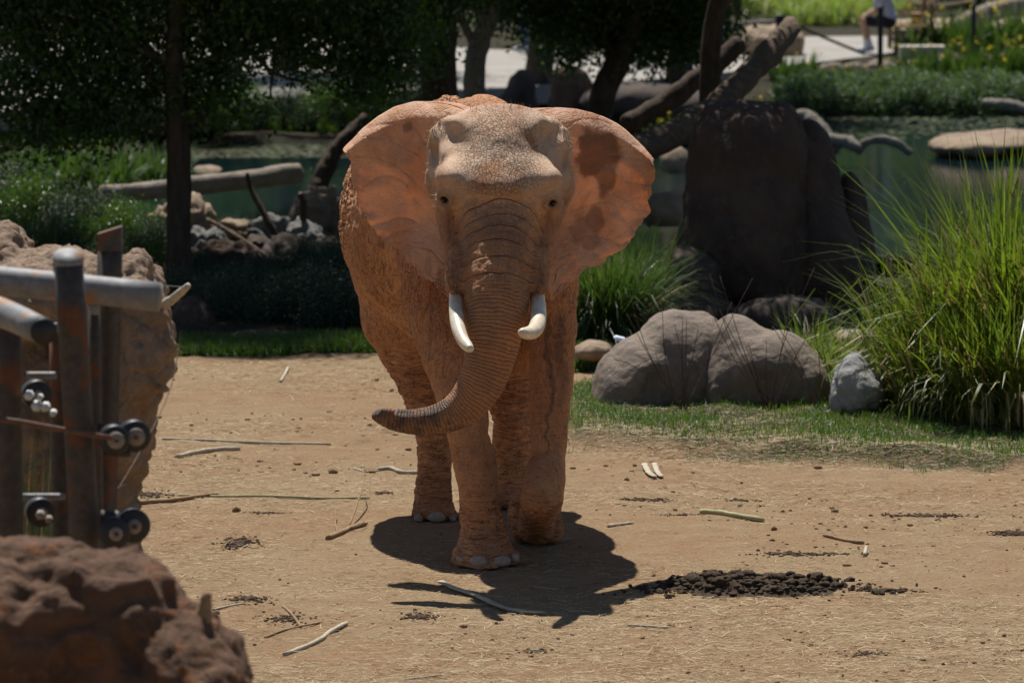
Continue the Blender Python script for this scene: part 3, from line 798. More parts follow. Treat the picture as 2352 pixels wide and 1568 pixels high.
def m_ground():
    t = NT('dirt_ground'); o = t.obj()
    n = t.noise(o, .55, 6, .6); n2 = t.noise(o, 3.2, 7, .65); n3 = t.noise(o, 22, 5, .7); n4 = t.noise(o, 120, 3, .7)
    st = t.noise(t.mapping(o, (5, 22, 1)), 1.2, 6, .65)
    c = t.mix(t.ramp(n, .35, .65), (.318, .218, .122), (.300, .186, .098))
    c = t.mix(t.math('MULTIPLY', t.ramp(n2, .45, .70), .55), c, (.36, .272, .162))
    c = t.mix(t.math('MULTIPLY', t.ramp(n3, .52, .72), .55), c, (.17, .108, .066))
    c = t.mix(t.math('MULTIPLY', t.ramp(n2, .30, .42, 1, 0), t.ramp(n3, .42, .58, .85, .1)), c, (.16, .10, .062))
    c = t.mix(t.math('MULTIPLY', t.ramp(st, .56, .70), .5), c, (.40, .315, .205))
    n5 = t.noise(t.mapping(o, (40, 70, 1)), 1.0, 5, .75)
    c = t.mix(t.math('MULTIPLY', t.ramp(n5, .50, .64), .65), c, (.14, .09, .056))
    c = t.mix(t.math('MULTIPLY', t.ramp(n5, .44, .34), .5), c, (.46, .37, .25))
    spk = t.ramp(t.n('TexVoronoi', {'Vector': o, 'Scale': 26.0}, feature='F1').outputs['Distance'], .06, .14, 1, 0)
    c = t.mix(t.math('MULTIPLY', spk, t.ramp(n2, .45, .6)), c, (.10, .062, .04))
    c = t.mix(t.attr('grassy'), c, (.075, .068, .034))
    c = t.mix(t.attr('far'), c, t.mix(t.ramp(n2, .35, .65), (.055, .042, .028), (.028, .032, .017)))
    h = t.math('ADD', t.math('MULTIPLY', n3, .9), t.math('ADD', t.math('MULTIPLY', n4, .35), t.math('MULTIPLY', n2, 1.4)))
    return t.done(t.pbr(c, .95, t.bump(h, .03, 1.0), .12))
def build_ground():
    xs = np.unique(np.concatenate([np.linspace(-90, -14, 24), np.linspace(-14, -4.5, 40), np.linspace(-4.5, 4.8, 190), np.linspace(4.8, 16, 50), np.linspace(16, 90, 24)]))
    ys = np.unique(np.concatenate([np.linspace(-20, 26, 30), np.linspace(26, 46, 260), np.linspace(46, 90, 150), np.linspace(90, 200, 50), np.linspace(200, 900, 16)]))
    X, Y = np.meshgrid(xs, ys, indexing='xy')
    Z = height(X, Y)
    nx = len(xs); i = np.arange(len(ys) - 1)[:, None] * nx; j = np.arange(nx - 1)[None]
    Q = np.stack([i + j, i + j + 1, i + nx + j + 1, i + nx + j], -1).reshape(-1, 4)
    V = np.stack([X, Y, Z], -1).reshape(-1, 3)
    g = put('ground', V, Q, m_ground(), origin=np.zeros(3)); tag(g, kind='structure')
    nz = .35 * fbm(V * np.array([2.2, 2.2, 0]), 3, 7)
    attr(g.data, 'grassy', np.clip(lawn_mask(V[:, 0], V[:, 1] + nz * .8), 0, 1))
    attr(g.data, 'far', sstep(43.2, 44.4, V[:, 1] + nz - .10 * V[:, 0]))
def build_water():
    t = NT('pond_water'); o = t.obj()
    n = t.noise(t.mapping(o, (1.2, 2.4, 1)), 3.0, 4, .55)
    alg = t.noise(t.mapping(o, (.25, .5, 1)), 1.6, 5, .6)
    c = t.mix(t.ramp(alg, .5, .7), (.003, .013, .018), (.018, .026, .009))
    b = t.bump(t.math('ADD', n, t.math('MULTIPLY', t.noise(o, 14, 3), .15)), .012, .35)
    m = t.done(t.pbr(c, .06, b, .3))
    V = [(-9, 58, WATER_Z), (26, 58, WATER_Z), (26, 86, WATER_Z), (-9, 86, WATER_Z)]
    tag(put('pond_water', V, [(0, 1, 2, 3)], m, origin=np.zeros(3)), kind='structure')
    # algae mat floating on the far shallows
    g = Geo(); rs = np.random.RandomState(2)
    n = 1500
    px = rs.uniform(1850, 2352, n); py = rs.uniform(258, 330, n); keep = rs.rand(n) < np.clip(1.25 - (py - 258) / 60, .05, 1)
    q = np.array([G(a, b, WATER_Z + .006) for a, b in zip(px[keep], py[keep])])
    px2 = rs.uniform(440, 800, 1500); py2 = rs.uniform(333, 362, 1500)
    q = np.vstack([q, [G(a, b, WATER_Z + .006) for a, b in zip(px2, py2)]])
    a = rs.rand(len(q)) * 6.3; r = rs.uniform(.02, .07, len(q))
    ang = a[:, None] + np.arange(5) * 2 * np.pi / 5
    V = q[:, None, :] + np.stack([np.cos(ang), np.sin(ang), 0 * ang], -1) * r[:, None, None]
    g.add(V.reshape(-1, 3)); 
    F = np.arange(len(q) * 5).reshape(-1, 5)
    tag(put('pondweed', V.reshape(-1, 3), F, m_simple('pondweed', (.085, .105, .028), .6, .3, 20, .5, .003), origin=np.zeros(3)), 'pale green floating pondweed along the far edge of the pond', 'pondweed', kind='stuff')
def ribbon(name, near, far, z, mat, thick=.12):
    near = np.array([G(a, b) for a, b in near]); far = np.array([G(a, b) for a, b in far])
    n = 60
    A, B = (np.stack([np.interp(np.linspace(0, 1, n), np.linspace(0, 1, len(c)), c[:, k]) for k in range(3)], 1) for c in (near, far))
    rows = []
    for u in np.linspace(0, 1, 10):
        rows.append(A * (1 - u) + B * u)
    T = np.array(rows); T[..., 2] = z
    low = T[0].copy(); low[:, 2] -= thick + .15
    V = np.concatenate([low[None], T]).reshape(-1, 3)
    i = np.arange(10)[:, None] * n; j = np.arange(n - 1)[None]
    Q = np.stack([i + j, i + j + 1, i + n + j + 1, i + n + j], -1).reshape(-1, 4)
    return put(name, V, Q, mat, smooth=False, origin=np.zeros(3))
def build_path():
    t = NT('pale_concrete'); o = t.obj()
    n = t.noise(o, 1.2, 6, .6)
    c = t.mix(t.ramp(n, .35, .7), (.34, .32, .29), (.27, .25, .225))
    jn = t.ramp(t.math('ABSOLUTE', t.math('SUBTRACT', t.math('FRACT', t.math('MULTIPLY', t.n('SeparateXYZ', {0: o}).outputs[1], .55)), .5)), .0, .03)
    c = t.mix(jn, (.22, .20, .18), c)
    m = t.done(t.pbr(c, .9, t.bump(t.noise(o, 30, 4), .01, .5), .2))
    tag(ribbon('path', [(-600, 268), (100, 264), (420, 256), (640, 232), (900, 222), (1130, 212), (1400, 200), (1620, 180), (1820, 158), (1990, 138), (2090, 122), (2200, 118), (2900, 110)],
               [(-600, 120), (100, 110), (560, 92), (900, 108), (1130, 122), (1300, 128), (1500, 130), (1700, 108), (1840, 92), (2000, 90), (2120, 92), (2300, 92), (2900, 88)], .06, m), kind='structure')
    t2 = m_simple('sandy_path', (.52, .42, .29), .95, .2, 4, .2, .01)
    tag(ribbon('sandy_path', [(2040, 76), (2120, 72), (2200, 70), (2400, 66)], [(2040, 52), (2120, 50), (2200, 48), (2400, 46)], .05, t2), kind='structure')
build_ground(); build_water(); build_path()

# ================================================================== ROCKS AND LOGS
def m_rock(name, c1, c2, c3, scale=3.0, bumpd=.02, lichen=None, orange=None):
    t = NT(name); o = t.obj()
    n = t.noise(o, scale, 8, .65); n2 = t.noise(o, scale * 6, 6, .7); e = t.ramp(t.edge(t.distort(o, scale * 1.5, .3), scale * .9), 0, .06)
    c = t.mix(t.ramp(n, .35, .65), c1, c2)
    c = t.mix(t.math('MULTIPLY', t.ramp(n2, .5, .75), .7), c, c3)
    if orange: c = t.mix(t.math('MULTIPLY', t.ramp(t.noise(o, scale * 1.4, 5, .6, .4), .55, .68), .8), c, orange)
    if lichen: c = t.mix(t.math('MULTIPLY', t.ramp(t.noise(o, scale * 2.2, 7, .7), .55, .66), .7), c, lichen)
    h = t.math('ADD', t.math('MULTIPLY', n, 1.5), t.math('ADD', t.math('MULTIPLY', n2, .6), t.math('MULTIPLY', e, .12)))
    return t.done(t.pbr(c, .88, t.bump(h, bumpd, 1.0), .22))
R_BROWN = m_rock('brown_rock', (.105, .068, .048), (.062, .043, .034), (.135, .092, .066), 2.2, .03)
R_GREY = m_rock('grey_boulder', (.235, .185, .145), (.15, .12, .098), (.32, .255, .195), 2.6, .022)
R_TAN = m_rock('tan_rock', (.32, .24, .165), (.22, .16, .11), (.40, .31, .22), 3.0, .02)
R_PALE = m_rock('pale_grey_rock', (.21, .20, .19), (.12, .118, .112), (.31, .30, .285), 4.5, .035)
R_RED = m_rock('red_brown_rock', (.175, .10, .062), (.12, .066, .042), (.25, .15, .095), 4.0, .05, orange=(.30, .12, .04))
R_CLAY = m_rock('pitted_clay_rock', (.36, .26, .185), (.27, .185, .125), (.46, .35, .26), 4.5, .05)
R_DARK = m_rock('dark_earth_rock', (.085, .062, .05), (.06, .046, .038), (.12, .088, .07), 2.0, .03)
def rock(name, label, parts, mat, seed=1, h=.03, k=.08, amp=.03, freq=2.2, rough=.012, cuts=(), group=None, facets=0.0, cat='boulder'):
    """parts: (px, py, Y, rx px, rz px, ry m); cuts likewise, carved away"""
    pts = []
    for a in parts:
        c = P(*a[:3]); pts.append((c, (S(a[3], a[2]), a[5], S(a[4], a[2])), a[6] if len(a) > 6 else 0))
    lo = np.min([c - np.array(r) for c, r, _ in pts], 0) - .15; hi = np.max([c + np.array(r) for c, r, _ in pts], 0) + .15
    if any(q for _, _, q in pts): lo -= .3; hi += .3
    lo[2] = max(lo[2], min(-.2, hi[2] - .5) if lo[2] < -.2 else lo[2]); 
    F = Field(lo, hi, h)
    for c, r, q in pts: F.ell(c, r, k, Matrix.Rotation(R(q), 3, 'Y') if q else None)
    for a in cuts: F.ell(P(*a[:3]), (S(a[3], a[2]), a[5], S(a[4], a[2])), k * .6, Matrix.Rotation(R(a[6]), 3, 'Y') if len(a) > 6 else None, True)
    V, Q = F.mesh(); N = vnormals(V, Q)
    d = amp * fbm(V * freq + seed * 9.7, 4, seed)
    if facets:
        f1, f2 = worley(V * freq * .8 + seed, seed); d = d - facets * (1 - sstep(0, .22, f2 - f1)) + facets * .8 * (f1 - .5)
    d = d + rough * fbm(V * freq * 6, 3, seed + 5)
    V = V + N * d[:, None]
    o = put(name, V, Q, mat, origin=np.array([pts[0][0][0], pts[0][0][1], max(V[:, 2].min(), 0)]))
    return tag(o, label, cat, group)
# the tall rock outcrop in the shade
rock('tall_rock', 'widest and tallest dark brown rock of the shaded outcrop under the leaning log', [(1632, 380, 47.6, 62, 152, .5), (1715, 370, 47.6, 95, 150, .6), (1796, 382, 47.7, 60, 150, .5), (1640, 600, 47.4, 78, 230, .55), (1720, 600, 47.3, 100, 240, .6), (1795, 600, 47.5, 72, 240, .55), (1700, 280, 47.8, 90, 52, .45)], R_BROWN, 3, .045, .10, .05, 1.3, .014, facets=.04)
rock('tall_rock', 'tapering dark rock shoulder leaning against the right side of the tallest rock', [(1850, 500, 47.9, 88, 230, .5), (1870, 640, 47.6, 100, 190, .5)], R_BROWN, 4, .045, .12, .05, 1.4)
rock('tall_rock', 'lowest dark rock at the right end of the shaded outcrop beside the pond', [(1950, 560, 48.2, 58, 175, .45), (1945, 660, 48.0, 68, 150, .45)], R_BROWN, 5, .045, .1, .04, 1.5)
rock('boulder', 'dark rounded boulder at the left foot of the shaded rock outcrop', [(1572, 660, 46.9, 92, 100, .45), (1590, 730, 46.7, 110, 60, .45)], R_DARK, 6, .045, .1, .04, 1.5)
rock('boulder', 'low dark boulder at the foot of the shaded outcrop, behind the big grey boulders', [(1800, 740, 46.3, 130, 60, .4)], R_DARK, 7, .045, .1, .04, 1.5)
# grey boulders on the lawn
rock('boulder', 'big smooth grey brown boulder on the lawn, left one of the touching pair', [(1480, 880, 39.85, 106, 112, .46), (1550, 806, 40.00, 92, 98, .42), (1610, 810, 40.05, 62, 96, .40), (1418, 905, 39.75, 58, 90, .36), (1408, 945, 39.7, 52, 60, .34), (1580, 890, 39.85, 75, 120, .40)], R_GREY, 11, .02, .07, .012, 3.0, .004, cuts=[(1530, 905, 39.27, 84, 105, .24, 15)], facets=.006)
rock('boulder', 'big grey brown boulder with a pale scraped streak, right one of the touching pair', [(1740, 880, 39.75, 122, 126, .44), (1690, 820, 39.90, 78, 98, .40), (1800, 860, 39.85, 78, 100, .38), (1850, 900, 39.75, 58, 92, .36), (1650, 900, 39.75, 50, 90, .36)], R_GREY, 12, .02, .07, .012, 3.0, .004, cuts=[(1740, 925, 39.17, 120, 110, .26, -12)], facets=.006)
rock('boulder', 'pale grey faceted rock half hidden by the tall grass', [(1958, 880, 38.95, 40, 78, .26), (1972, 905, 38.9, 62, 66, .28)], m_rock('white_grey_rock', (.33, .32, .31), (.24, .235, .23), (.44, .43, .415), 3.5, .02), 13, .018, .05, .03, 3.0, .008, facets=.04)
rock('flat_stone', 'low tan stone lying between the elephant and the grey boulders', [(1360, 806, 42.6, 46, 24, .25)], R_TAN, 14, .02, .05, .015, 3.0, .006, cat='stone')
rock('flat_stone', 'small tan stone between the right grey boulder and the tall grass', [(1958, 778, 42.6, 48, 22, .25)], R_TAN, 15, .02, .05, .015, 3.0, .006, cat='stone')
# left background
rock('boulder', 'rounded brown boulder at the foot of the left tree', [(442, 745, 46.3, 55, 66, .3), (470, 770, 46.2, 40, 45, .25)], R_BROWN, 21, .03, .08, .03, 2.0)
rock('flat_stone', 'long low brown stone in front of the dark shrubs', [(600, 782, 45.0, 92, 24, .25), (700, 788, 45.0, 64, 18, .22)], R_BROWN, 22, .03, .06, .02, 2.4, cat='stone')
heap = [((412, 498, 53.5, 62, 40, .3), R_TAN, 'tan rock with a ragged top behind the left tree trunk'), ((478, 545, 52.5, 40, 34, .3), R_PALE, 'white grey rock touching the left tree trunk'),
        ((545, 520, 54.5, 34, 24, .25), R_TAN, 'small ochre rock in the middle of the heap by the pond'), ((625, 530, 54.0, 46, 32, .3), R_PALE, 'pale mottled rock below the forked dead branch'),
        ((700, 545, 53.0, 44, 36, .3), R_PALE, 'white rounded rock at the right of the rock heap'), ((742, 480, 55.0, 66, 46, .35), R_GREY, 'large grey rock beside the elephant, highest of the heap'),
        ((520, 612, 51.0, 82, 62, .4), R_BROWN, 'broad brown rock at the bottom of the heap behind the tree trunk'), ((665, 590, 51.5, 66, 40, .35), R_DARK, 'dark rock low in the heap above the shrubs'),
        ((772, 610, 51.5, 60, 60, .35), R_DARK, 'dark rock low beside the flank of the elephant'), ((580, 570, 52.8, 40, 30, .25), R_DARK, 'small dark rock between the pale ones in the heap')]
for k, (e, m, lb) in enumerate(heap):
    e = (e[0], e[1] + 4, e[2], e[3] * 1.18, e[4] * 1.12, e[5])
    rock('boulder', lb, [e, (e[0] + 8, e[1] + e[4] * .8, e[2] - .05, e[3] * 1.05, e[4], e[5])], m, 30 + k,   .03, .05, .07, 3.2, .022, facets=.07, group='rocks heaped at the near edge of the pond')
rock('boulder', 'pale rounded rock standing in the pond just left of the floating log end', [(476, 400, 71.0, 42, 22, .4)], R_TAN, 45, .04, .05, .03, 1.5)
rock('boulder', 'flat pale boulder lying in the pond at the right', [(2225, 335, 73.4, 95, 30, .9), (2330, 330, 73.6, 70, 28, .8)], R_TAN, 46, .05, .08, .04, 1.3)
rock('boulder', 'small tan rock at the water edge behind the right ear of the elephant', [(1548, 372, 67.0, 34, 40, .4)], R_TAN, 47, .04, .05, .03, 1.5)
rock('boulder', 'tan rock on the pond shore left of the tall outcrop', [(1528, 485, 59.0, 52, 42, .4)], R_TAN, 48, .04, .05, .03, 1.5)
# behind the pond
rock('boulder', 'big square block of rock with a sunlit top beside the path and the dark post', [(1778, 108, 89.5, 72, 52, .8), (1800, 90, 89.6, 50, 36, .7), (1740, 100, 89.4, 44, 48, .7)], R_TAN, 51, .07, .10, .05, 1.0, facets=.05)
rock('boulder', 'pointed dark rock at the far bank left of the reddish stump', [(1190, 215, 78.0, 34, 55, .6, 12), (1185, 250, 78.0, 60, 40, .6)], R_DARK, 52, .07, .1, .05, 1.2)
for k, (a, b, w) in enumerate([(1850, 170, 34), (1905, 166, 40), (1965, 160, 38), (2030, 158, 40), (2110, 152, 46), (2180, 146, 40), (2260, 144, 46), (2330, 138, 40)]):
    rock('edging_stone', ['rough edging stone below the path, first from the dark post', 'rough edging stone below the path, second from the dark post', 'rough edging stone below the feet of the seated person', 'rough edging stone right below the bench', 'rough edging stone in the flower bed, first to the right of the bench', 'rough edging stone in the flower bed, left of the thin post', 'rough edging stone in the flower bed, right of the thin post', 'rough edging stone at the right edge of the view'][k],
         [(a, b, 86.8, w, 19, .3)], R_GREY, 60 + k, .05, .05, .05, 2.0, facets=.04, group='edging stones along the far bank', cat='stone')
rock('tree_stump', 'thick upright reddish brown stump standing on the far bank above the elephant', [(1315, 215, 77.0, 52, 62, .32), (1318, 250, 77.0, 56, 60, .34), (1300, 180, 77.0, 34, 26, .25)], m_rock('red_bark', (.17, .10, .07), (.10, .06, .045), (.22, .14, .10), 3, .04), 71, .05, .08, .04, 1.8, cat='stump')
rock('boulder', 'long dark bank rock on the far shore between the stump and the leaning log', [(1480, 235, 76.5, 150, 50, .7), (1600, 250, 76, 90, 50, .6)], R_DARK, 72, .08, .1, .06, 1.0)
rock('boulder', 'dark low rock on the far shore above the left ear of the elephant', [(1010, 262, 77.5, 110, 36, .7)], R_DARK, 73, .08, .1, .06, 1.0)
rock('boulder', 'long grey rock on the far bank behind the left tree', [(300, 305, 77.0, 110, 26, .6), (420, 300, 77.0, 60, 22, .5)], R_GREY, 74, .07, .1, .06, 1.2)
rock('boulder', 'grey rock on the far bank right of the left tree', [(640, 292, 78.0, 90, 30, .6)], R_GREY, 75, .07, .1, .06, 1.2)
# near left
rock('foreground_rock', 'big rough reddish brown rock close to the viewer at the bottom left', [(120, 1500, 19.0, 290, 262, .5), (300, 1420, 19.0, 120, 165, .42), (390, 1580, 18.9, 165, 200, .45), (-60, 1420, 19.0, 220, 180, .5), (470, 1640, 18.8, 110, 160, .4)], R_RED, 81, .017, .05, .035, 3.0, .012, facets=.035, cuts=[(195, 1520, 18.48, 70, 90, .12), (60, 1380, 18.45, 40, 60, .10)])
rock('clay_outcrop', 'pitted clay coloured rock outcrop behind the steel posts, sunlit on top and dark below', [(120, 680, 25.0, 190, 110, .5), (300, 690, 25.0, 82, 118, .45), (330, 800, 24.8, 78, 150, .36), (300, 940, 24.9, 56, 160, .3), (10, 580, 25.3, 60, 62, .4), (285, 1200, 25.0, 30, 420, .25), (190, 1560, 25.3, 110, 330, .45), (60, 1000, 25.3, 200, 300, .4)], R_CLAY, 82, .02, .05, .03, 4.0, .014, facets=.03)

def m_bark(name, c1, c2, stretch=(9, 9, 1.6), d=.02):
    t = NT(name); o = t.obj()
    n = t.noise(t.mapping(o, stretch), 2.0, 7, .7, .3); n2 = t.noise(o, 2.0, 5, .6)
    c = t.mix(t.ramp(n, .35, .68), c1, c2); c = t.mix(t.math('MULTIPLY', t.ramp(n2, .5, .7), .5), c, scl(c1, .6))
    return t.done(t.pbr(c, .9, t.bump(n, d, 1.0), .15))
BARK = m_bark('brown_bark', (.055, .040, .030), (.10, .074, .055))
BARK_G = m_bark('grey_bark', (.17, .15, .125), (.27, .24, .20))
WOOD_G = m_bark('weathered_log', (.33, .28, .23), (.23, .19, .155), (7, 7, 7))
WOOD_B = m_bark('old_brown_log', (.11, .078, .056), (.18, .132, .095), (6, 6, 6), .03)
def log(name, label, pts, mat, noise=.12, seed=0, seg=14, cat='log', n=30, group=None, round_tip=True):
    c = catmull(np.array([PR(*q) for q in pts]), n)
    g = Geo(); tube_geo(g, c[:, :3], c[:, 3], seg, True, round_tip, noise, seed)
    return tag(g.put(name, mat), label, cat, group)
log('fallen_log', 'long weathered log lying level over the pond edge behind the left tree', [(232, 445, 59.0, 20), (330, 440, 59.2, 21), (430, 428, 59.4, 22), (560, 414, 59.8, 22), (640, 402, 60.0, 23), (688, 396, 60.1, 23)], WOOD_G, .10, 1)
log('fallen_log', 'short weathered log at the left edge behind the shrubs', [(-60, 436, 58.5, 18), (40, 432, 58.6, 18), (118, 430, 58.7, 15)], WOOD_G, .12, 2)
log('leaning_log', 'thick bare log leaning diagonally up to the square rock, lit along its top', [(1440, 352, 49.6, 40), (1500, 330, 49.8, 36), (1580, 292, 50.2, 34), (1660, 232, 50.8, 31), (1720, 170, 51.4, 29), (1775, 112, 52.0, 30), (1820, 60, 52.5, 22)], WOOD_B, .16, 3, 18)
log('leaning_log', 'darker thinner log leaning behind the thick lit one', [(1440, 290, 53.2, 24), (1530, 232, 53.4, 25), (1620, 170, 53.6, 24), (1700, 100, 53.8, 22)], BARK, .16, 4)
log('driftwood', 'grey driftwood trunk sloping into the pond beside the outcrop', [(1808, 275, 72.0, 14), (1850, 270, 72.0, 20), (1885, 305, 71.8, 22), (1918, 348, 71.6, 18)], BARK_G, .2, 5, cat='driftwood')
log('driftwood', 'short grey driftwood stub in the pond left of the arched branch', [(1908, 322, 71.4, 14), (1945, 328, 71.3, 17), (1980, 345, 71.2, 12)], BARK_G, .2, 6, cat='driftwood')
log('driftwood', 'thin arched driftwood branch standing out of the pond', [(1978, 332, 71.2, 9), (2015, 320, 71.2, 10), (2055, 328, 71.2, 11), (2092, 352, 71.2, 8)], BARK_G, .2, 7, cat='driftwood')
log('driftwood', 'dark driftwood reaching over the pond at the right edge', [(2262, 236, 78, 9), (2310, 240, 77.5, 12), (2400, 262, 77, 14)], BARK_G, .2, 8, cat='driftwood')
log('fallen_log', 'pale grey log sloping up to the right edge behind the flower bed', [(2150, 92, 92, 16), (2200, 62, 92.4, 20), (2260, 34, 92.8, 22), (2330, 16, 93.2, 22), (2450, 0, 94, 20)], WOOD_G, .1, 9)
log('dead_branch', 'dark curved branch rising from the pond edge left of the elephant', [(728, 450, 58.5, 20), (742, 400, 58.6, 22), (765, 355, 58.7, 20), (800, 310, 58.8, 16), (840, 270, 59, 12)], BARK, .2, 10, cat='branch')
log('dead_branch', 'thin forked dead branch standing among the heaped rocks', [(568, 398, 53, 4), (575, 430, 53, 6), (600, 480, 52.9, 8), (628, 530, 52.8, 9), (650, 575, 52.8, 8)], BARK, .2, 11, 8, 'branch')
log('dead_branch', 'short dead branch stub upright beside the highest heaped rock', [(690, 445, 53, 8), (698, 470, 53, 9), (694, 520, 53, 9)], BARK, .2, 12, 8, 'branch')
log('dead_branch', 'bent brown dead branch lying across the heaped rocks', [(478, 505, 52, 5), (520, 528, 51.8, 6), (575, 562, 51.5, 5), (612, 590, 51.3, 4), (640, 628, 51.2, 2)], WOOD_B, .2, 13, 8, 'branch')
# ================================================================== TREES AND PLANTS
def m_leaf(name, c1, c2, c3, rough=.42, trans=.35, tcol=None):
    t = NT(name)
    r = t.n('NewGeometry').outputs['Random Per Island']
    o = t.obj(); n = t.noise(o, 2.5, 3)
    c = t.mix(r, c1, c2); c = t.mix(t.math('MULTIPLY', t.ramp(n, .45, .65), .6), c, c3)
    a = t.pbr(c, rough, None, .45)
    b = t.n('BsdfTranslucent', {'Color': t.mix(1.0, c, tcol or (1.6, 2.0, .6), 'MULTIPLY')}).outputs[0]
    return t.done(t.n('MixShader', {0: trans, 1: a, 2: b}).outputs[0])
L_DARK = m_leaf('dark_leaf', (.045, .080, .018), (.085, .135, .026), (.028, .050, .018), .30, .38)
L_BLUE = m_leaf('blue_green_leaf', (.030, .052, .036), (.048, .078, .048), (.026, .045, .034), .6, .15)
L_COVER = m_leaf('ground_cover_leaf', (.075, .115, .075), (.12, .16, .11), (.06, .11, .04), .5, .3)
L_GRASS = m_leaf('tall_grass_blade', (.085, .13, .022), (.18, .21, .038), (.045, .085, .018), .42, .40, (1.5, 1.7, .6))
L_GRASS2 = m_leaf('reed_blade', (.040, .085, .022), (.085, .130, .030), (.032, .06, .02), .45, .32, (1.4, 1.6, .7))
L_PALE = m_leaf('pale_grass_blade', (.26, .28, .13), (.20, .26, .12), (.30, .27, .15), .5, .35)
L_LAWN = m_leaf('lawn_blade', (.045, .095, .018), (.08, .13, .026), (.12, .125, .04), .5, .35)
L_DRY = m_leaf('dry_blade', (.42, .32, .17), (.50, .40, .22), (.34, .22, .10), .6, .3, (1, .9, .6))
M_YEL = m_leaf('yellow_petal', (.65, .50, .03), (.75, .60, .05), (.60, .42, .03), .5, .4, (1, 1, .6))
def leaf_quads(c, size, rs, droop=.3, aspect=.5):
    """c (n,3) centres -> diamond leaves, random heading"""
    n = len(c)
    a = rs.normal(size=(n, 3)); a[:, 2] -= droop; a /= np.linalg.norm(a, axis=1)[:, None]
    b = np.cross(a, rs.normal(size=(n, 3))); b /= np.linalg.norm(b, axis=1)[:, None]
    s = (size * rs.uniform(.6, 1.3, n))[:, None]
    nn = np.cross(a, b)
    V = np.stack([c - a * s * .5, c + b * s * aspect * .5 - a * s * .05 + nn * s * .08, c + a * s * .5, c - b * s * aspect * .5 - a * s * .05 + nn * s * .08], 1)
    return V.reshape(-1, 3), np.arange(n * 4).reshape(-1, 4)
def cloud(blobs, n, rs, spray=.16, per=34):
    """leaf centres: sprays spread through ellipsoids, biased to the outside"""
    w = np.array([b[3] * b[4] * b[5] for b in blobs]) ** .8; w /= w.sum()
    m = max(n // per, 1)
    k = rs.choice(len(blobs), m, p=w); B = np.array(blobs)[k]
    d = rs.normal(size=(m, 3)); d /= np.linalg.norm(d, axis=1)[:, None]
    r = rs.rand(m) ** (1 / 2.2)
    cen = B[:, :3] + d * r[:, None] * B[:, 3:6]
    q = np.repeat(cen, per, 0) + rs.normal(size=(m * per, 3)) * spray * np.array([1, 1, .75])
    return q, cen
def bl(px, py, Y, r, ry=None, rz=None):
    c = P(px, py, Y); return (*c, S(r, Y), ry or S(r, Y), S(rz or r, Y))
def tree(name, label, trunk, limbs, blobs, nleaf, size, seed, bark=BARK, leaf=L_DARK, cat='tree', spray=.16, group=None, twigs=40):
    rs = np.random.RandomState(seed)
    base = np.array(trunk[0][:3]); base[2] = min(base[2], 0)
    if base[1] > 55: trunk = [(trunk[0][0], trunk[0][1], -1.2, trunk[0][3] * 1.1)] + list(trunk)
    e = empty(name, base); tag(e, label, cat, group)
    g = Geo(); c = catmull(np.array(trunk), 26); tube_geo(g, c[:, :3], c[:, 3], 16, True, False, .14, seed)
    g.put('trunk', bark, e)
    for lb in limbs:
        g = Geo(); c = catmull(np.array(lb), 18); tube_geo(g, c[:, :3], c[:, 3], 9, True, False, .12, seed + 3)
        g.put('limb', bark, e)
    V, cen = cloud(blobs, nleaf, rs, spray)
    Vq, Q = leaf_quads(V, size, rs)
    put('crown', Vq, Q, leaf, e, smooth=False)
    g = Geo(); ends = [np.array(t[-1][:3]) for t in (limbs or [trunk])]
    for q in cen[rs.choice(len(cen), min(twigs, len(cen)), False)]:
        s = min(ends, key=lambda a: np.linalg.norm(a - q)); mid = (s + q) / 2 + rs.normal(0, .12, 3)
        c = catmull(np.array([s, mid, q]), 8); tube_geo(g, c, np.linspace(.022, .006, 8), 5)
    if g.n: g.put('twigs', bark, e)['kind'] = 'stuff'
    return e
def W3(px, py, Y, rpx): return PR(px, py, Y, rpx)
# left tree: trunk in front, crown across the upper left
b1 = [bl(40, 60, 50.2, 190, 1.3), bl(70, 235, 49.8, 120, .7, 110), bl(235, 275, 49.5, 100, .6, 80), bl(290, 90, 50.2, 190, 1.3), bl(470, 60, 50.3, 150, 1.0),
      bl(515, 240, 49.6, 62, .35, 66), bl(480, 165, 49.8, 95, .6), bl(620, 20, 50.6, 110, .8), bl(780, 70, 50.8, 140, .9, 105), bl(885, 120, 51.2, 90, .8, 95), bl(706, 175, 50.5, 42, .3, 55), bl(835, 205, 51.0, 62, .4, 42),
      bl(170, 180, 49.9, 150, .9, 130), bl(330, 230, 49.8, 90, .6, 70), bl(560, 60, 50.2, 90, .7, 80), bl(600, 270, 49.9, 40, .3, 34), bl(20, 320, 49.7, 70, .5, 60), bl(660, 90, 50.4, 60, .5, 70), bl(950, 60, 51.2, 70, .7, 80), bl(850, 20, 51, 120, .9, 80), bl(770, 165, 50.8, 70, .5, 60), bl(700, 140, 50.6, 60, .5, 45), bl(840, 160, 50.8, 60, .5, 60), bl(180, 240, 49.7, 110, .6, 60), bl(420, 205, 49.8, 90, .5, 50), bl(915, 190, 51, 50, .4, 46), bl(130, 300, 49.7, 80, .5, 55),
      (-3.9, 48.0, 4.4, 1.4, 1.5, .9), (-2.5, 47.0, 4.6, 1.2, 1.2, .9), (-2.9, 48.6, 5.2, 1.5, 1.5, .9), (-4.6, 50.0, 5.0, 1.2, 1.5, 1.2), (-1.7, 49.0, 4.6, .9, 1.2, .8),  # unseen crown lobes above the view, added to shade the ground
      bl(100, -230, 50.5, 330, 1.8, 260), bl(500, -240, 50.6, 340, 1.9, 260), bl(850, -230, 51, 280, 1.7, 240), bl(380, -520, 50.5, 480, 2.2, 260), bl(-220, 60, 50.2, 220, 1.4, 260)]
